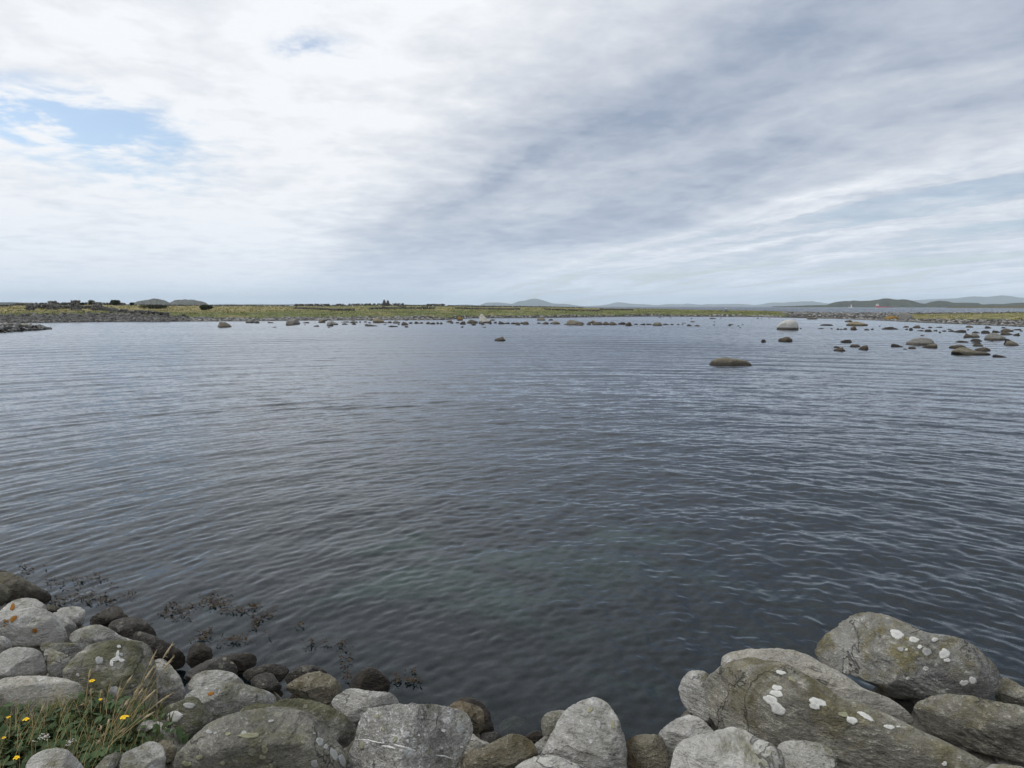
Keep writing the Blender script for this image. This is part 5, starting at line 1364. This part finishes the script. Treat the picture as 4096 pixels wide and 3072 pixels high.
STALK = [((690, 1650), (1330, 1078)), ((720, 1610), (1182, 1226)), ((760, 1560), (1187, 1060)), ((860, 1440), (1062, 1030)), ((930, 1400), (1195, 756)), ((960, 1380), (1318, 704)), ((950, 1390), (1330, 800)), ((830, 1270), (1006, 955)),
         ((742, 1250), (772, 1060)), ((820, 1500), (912, 1040)), ((190, 1560), (345, 1160)), ((240, 1400), (700, 1147)), ((880, 1510), (1112, 1455)), ((650, 1640), (762, 1440)), ((780, 1500), (832, 1282)), ((940, 1300), (1090, 1052)),
         ((700, 1320), (690, 1052)), ((830, 1480), (1180, 872)), ((700, 1600), (960, 1350)), ((760, 1480), (770, 1335)), ((260, 1480), (240, 1250)), ((630, 1300), (690, 900)), ((800, 1420), (985, 1130)), ((690, 1560), (800, 1390))]
for (bx, by_), (tx, ty) in STALK:
    p0 = plant_base(bx, by_); D_ = math.hypot(p0[0], p0[1]); u, v = A2(tx, ty); p2 = at_dist(u, v, D_ + .08)
    S = empty('grass_stalk', p0, label='tall dry straw coloured grass stalk leaning over the boulders at lower left', category='grass stalk', group='dry grass stalks at lower left')
    d = p2 - p0; mid_ = p0 + d * .55 + np.array([-.03 * d[0], 0, .10 * np.linalg.norm(d)])
    pts = [(1 - t_) ** 2 * p0 + 2 * t_ * (1 - t_) * mid_ + t_ * t_ * p2 - p0 for t_ in np.linspace(0, 1, 9)]
    b = Bag(); b.tube(pts, list(np.linspace(.0024, .0012, 9)), 5); obj('stem', b.mesh('stem', m_straw), S)
    b = Bag(); hd = [pts[-3] * (1 - t_) + pts[-1] * t_ for t_ in np.linspace(0, 1, 6)]
    b.tube(hd, [.0015, .0045, .006, .005, .0035, .001], 6)
    for h_ in hd[1:-1]:
        for _k in range(3):
            e_ = RNG.normal(size=3) * .009; b.tube([h_, h_ + e_ + (pts[-1] - pts[-3]) * .08], [.0022, .0006], 4)
    obj('seed_head', b.mesh('seed_head', m_seed), S)
for x, y, s_, lab in [(703, 1000, 1.1, 'yellow flower highest against the grey green boulder'), (765, 1140, .7, 'small yellow flower bud in front of the grey green boulder'), (65, 1275, .8, 'small yellow flower near the left edge below the cream boulder'), (200, 1293, 1.15, 'yellow flower facing up right below the long cream boulder'),
                      (945, 1278, 1.45, 'largest yellow flower, with ragged petals, right of the grass patch'), (27, 1432, .65, 'tiny yellow flower at the left edge of the grass'), (125, 1587, 1.1, 'lowest yellow flower beside the rounded pale boulder')]:
    p0 = plant_base(x + 10, y + 190); u, v = A2(x, y); p2 = at_dist(u, v, math.hypot(p0[0], p0[1])); S = empty('yellow_flower', p0, label=lab, category='flower', group='yellow flowers in the grass')
    d = p2 - p0; b = Bag(); b.tube([d * t_ + np.array([.02 * math.sin(3 * t_), 0, 0]) * (1 - t_) for t_ in np.linspace(0, 1, 6)], .0017, 5); obj('stem', b.mesh('stem', m_stem), S)
    b = Bag(); b.tube([d + np.array([0, 0, -.003]), d + np.array([0, -.002, .004]), d + np.array([0, -.003, .007])], [.003, .0045 * s_, .002], 8); obj('flower_centre', b.mesh('flower_centre', m_cen, True), S)
    for j in range(6):
        g_ = 2 * math.pi * j / 6 + RNG.normal() * .15; e_ = np.array([math.cos(g_), math.sin(g_), .25]); sd = np.array([-math.sin(g_), math.cos(g_), 0]); r_ = .0135 * s_ * RNG.uniform(.8, 1.15)
        tl = np.array([0, -.25, 1.0]); up = np.array([0, 0, .35 * r_])
        V = [d + e_ * r_ * .15, d + e_ * r_ * .6 + sd * r_ * .42 + up, d + e_ * r_ * 1.05 + sd * r_ * .25, d + e_ * r_ * 1.1 - sd * r_ * .2, d + e_ * r_ * .6 - sd * r_ * .42 + up]
        obj('petal', mesh('petal', V, [(0, 1, 2, 3, 4)], m_pet), S)
for x, y, s_, lab in [(310, 1420, 1.3, 'pinkish white flower head in the grass, the larger left one'), (532, 1455, 1.0, 'white flat flower head in the grass above the rounded pale boulder')]:
    p0 = plant_base(x, y + 90); u, v = A2(x, y); p2 = at_dist(u, v, math.hypot(p0[0], p0[1])); S = empty('white_flower', p0, label=lab, category='flower', group='white flower heads')
    d = p2 - p0; b = Bag(); b.tube([d * t_ for t_ in np.linspace(0, .8, 4)], .002, 5)
    h = Bag()
    for _k in range(46):
        r_ = .032 * s_ * math.sqrt(RNG.random()); g_ = RNG.uniform(0, 6.28); q = d + np.array([r_ * math.cos(g_), r_ * math.sin(g_), RNG.normal() * .004 - r_ * .2])
        b.tube([d * .8, q - np.array([0, 0, .004])], .0006, 3); f_ = .0042 * RNG.uniform(.7, 1.3)
        h.add([q + np.array(e_) * f_ for e_ in ((1, 0, 0), (0, 1, 0), (-1, 0, 0), (0, -1, 0), (0, 0, .9), (0, 0, -.5))], [(0, 1, 4), (1, 2, 4), (2, 3, 4), (3, 0, 4), (1, 0, 5), (2, 1, 5), (3, 2, 5), (0, 3, 5)])
    obj('stem', b.mesh('stem', m_stem), S); obj('florets', h.mesh('florets', m_wf), S)

# tufts of grey green lichen on stone crests
# ------------------------------------------------------------------ floating weed by the stones
m_weed = plain_mat('brown_bladder_wrack', (0.035, 0.020, 0.010), .7, .5, 8, .15); m_weed2 = plain_mat('olive_wrack', (0.045, 0.038, 0.016), .7, .4, 8, .15)
WEED = [('topmost strand of seaweed, above the drab brown slab', [('A', 170, 125, 60, 26, 34), ('A', 240, 155, 20, 12, 8)]), ('small seaweed scrap right of the topmost strand', [('A', 335, 135, 20, 12, 8)]),
        ('thin seaweed strand close above the drab brown slab', [('A', 170, 183, 40, 10, 12)]), ('small seaweed pair right of the drab brown slab', [('A', 400, 215, 34, 10, 16), ('A', 390, 262, 20, 10, 10), ('A', 480, 280, 70, 16, 26)]),
        ('loose seaweed line out in the water right of the drab brown slab', [('A', 590, 225, 110, 32, 60), ('A', 690, 185, 60, 25, 14), ('A', 800, 195, 50, 30, 16), ('A', 850, 268, 40, 12, 10)]),
        ('dense dark seaweed at the tip of the drab brown slab', [('A', 450, 395, 75, 28, 90)]), ('dense seaweed mat above the small whitish block', [('A', 690, 365, 105, 40, 120), ('A', 795, 400, 40, 16, 24)]),
        ('sparse seaweed above the dark peaked stone', [('A', 960, 365, 90, 40, 34)]), ('olive seaweed mat right of the dark rounded boulder', [('A', 1355, 440, 65, 28, 60), ('A', 1345, 500, 100, 26, 50), ('A', 1470, 435, 34, 22, 20)]),
        ('upright seaweed sprigs, topmost right of the olive mat', [('A', 1650, 385, 70, 40, 70), ('B', 370, 45, 100, 26, 60)]), ('seaweed threads over the dark sunken stone', [('A', 1560, 640, 70, 18, 24), ('A', 1520, 680, 40, 12, 14), ('B', 300, 385, 70, 14, 16)]),
        ('seaweed row right of the upright sprigs', [('B', 640, 110, 60, 26, 34), ('B', 520, 125, 50, 14, 18)]), ('dark compact seaweed at the right end of the upper row', [('B', 785, 78, 55, 18, 44)]),
        ('seaweed trailing downwards below the compact dark one', [('B', 805, 190, 30, 50, 36), ('B', 770, 270, 24, 20, 14), ('B', 895, 345, 14, 16, 6)]), ('scattered reddish seaweed bits right of the trailing one', [('B', 910, 140, 20, 18, 12), ('B', 930, 178, 50, 14, 12), ('B', 980, 102, 30, 10, 8), ('B', 1225, 258, 30, 16, 10)]),
        ('flat seaweed strand above the low black brown rock', [('B', 610, 408, 110, 24, 50)]), ('seaweed specks beyond the reddish sunken stone', [('B', 1340, 430, 30, 26, 18), ('B', 1470, 430, 40, 16, 12)]),
        ('seaweed specks above the smooth black round stone', [('B', 1660, 455, 40, 50, 24), ('B', 1690, 640, 50, 80, 22), ('B', 1700, 760, 40, 40, 12), ('C', 210, 110, 50, 50, 16)]), ('seaweed right of the smooth black round stone', [('C', 740, 305, 45, 24, 26), ('C', 880, 320, 60, 26, 20), ('C', 850, 232, 30, 14, 10)])]
for lab, clumps in WEED:
    cs, x, y = clumps[0][:3]; ox, oy, k = CROPS[cs]; c = at_z(ox + x / k, oy + y / k, 0); S = empty('seaweed', c, label=lab, category='seaweed', group='floating seaweed')
    b1, b2 = Bag(), Bag()
    for cs, x, y, rx, ry, n in clumps:
        ox, oy, k = CROPS[cs]
        for _k in range(int(n * .6)):
            q = at_z(ox + (x + RNG.normal() * rx * .7) / k, oy + (y + RNG.normal() * ry * .7) / k, 0) - c
            for _j in range(int(RNG.integers(1, 4))):
                L_ = RNG.uniform(.02, .055); g_ = RNG.uniform(0, 6.28); e_ = np.array([math.cos(g_), math.sin(g_), RNG.uniform(.0, .7)]); sd = np.array([-math.sin(g_), math.cos(g_), 0]) * RNG.uniform(.004, .009)
                st = q + np.array([RNG.normal() * .015, RNG.normal() * .015, RNG.uniform(.012, .025)]); bend = np.array([0, 0, -.012])
                (b1 if RNG.random() < .78 else b2).add([st - sd * .5, st + sd * .5, st + e_ * L_ * .55 + sd, st + e_ * L_ + bend * .5, st + e_ * L_ * .55 - sd], [(0, 1, 2, 4), (4, 2, 3)])
    if b1.n: obj('dark_fronds', b1.mesh('dark_fronds', m_weed), S)
    if b2.n: obj('olive_fronds', b2.mesh('olive_fronds', m_weed2), S)

# ------------------------------------------------------------------ sea air
hz = Bag(); hz.box((0, 11500, 153), (44000, 26000, 314))
m, t, out = new_mat('sea_haze')
pv = t.node('ShaderNodeVolumePrincipled', Color=(0.76, 0.89, 1.0), Density=5.5e-5, Anisotropy=0.0); t.l.new(pv.outputs[0], out.inputs['Volume'])
obj('haze', hz.mesh('haze', m), kind='stuff')
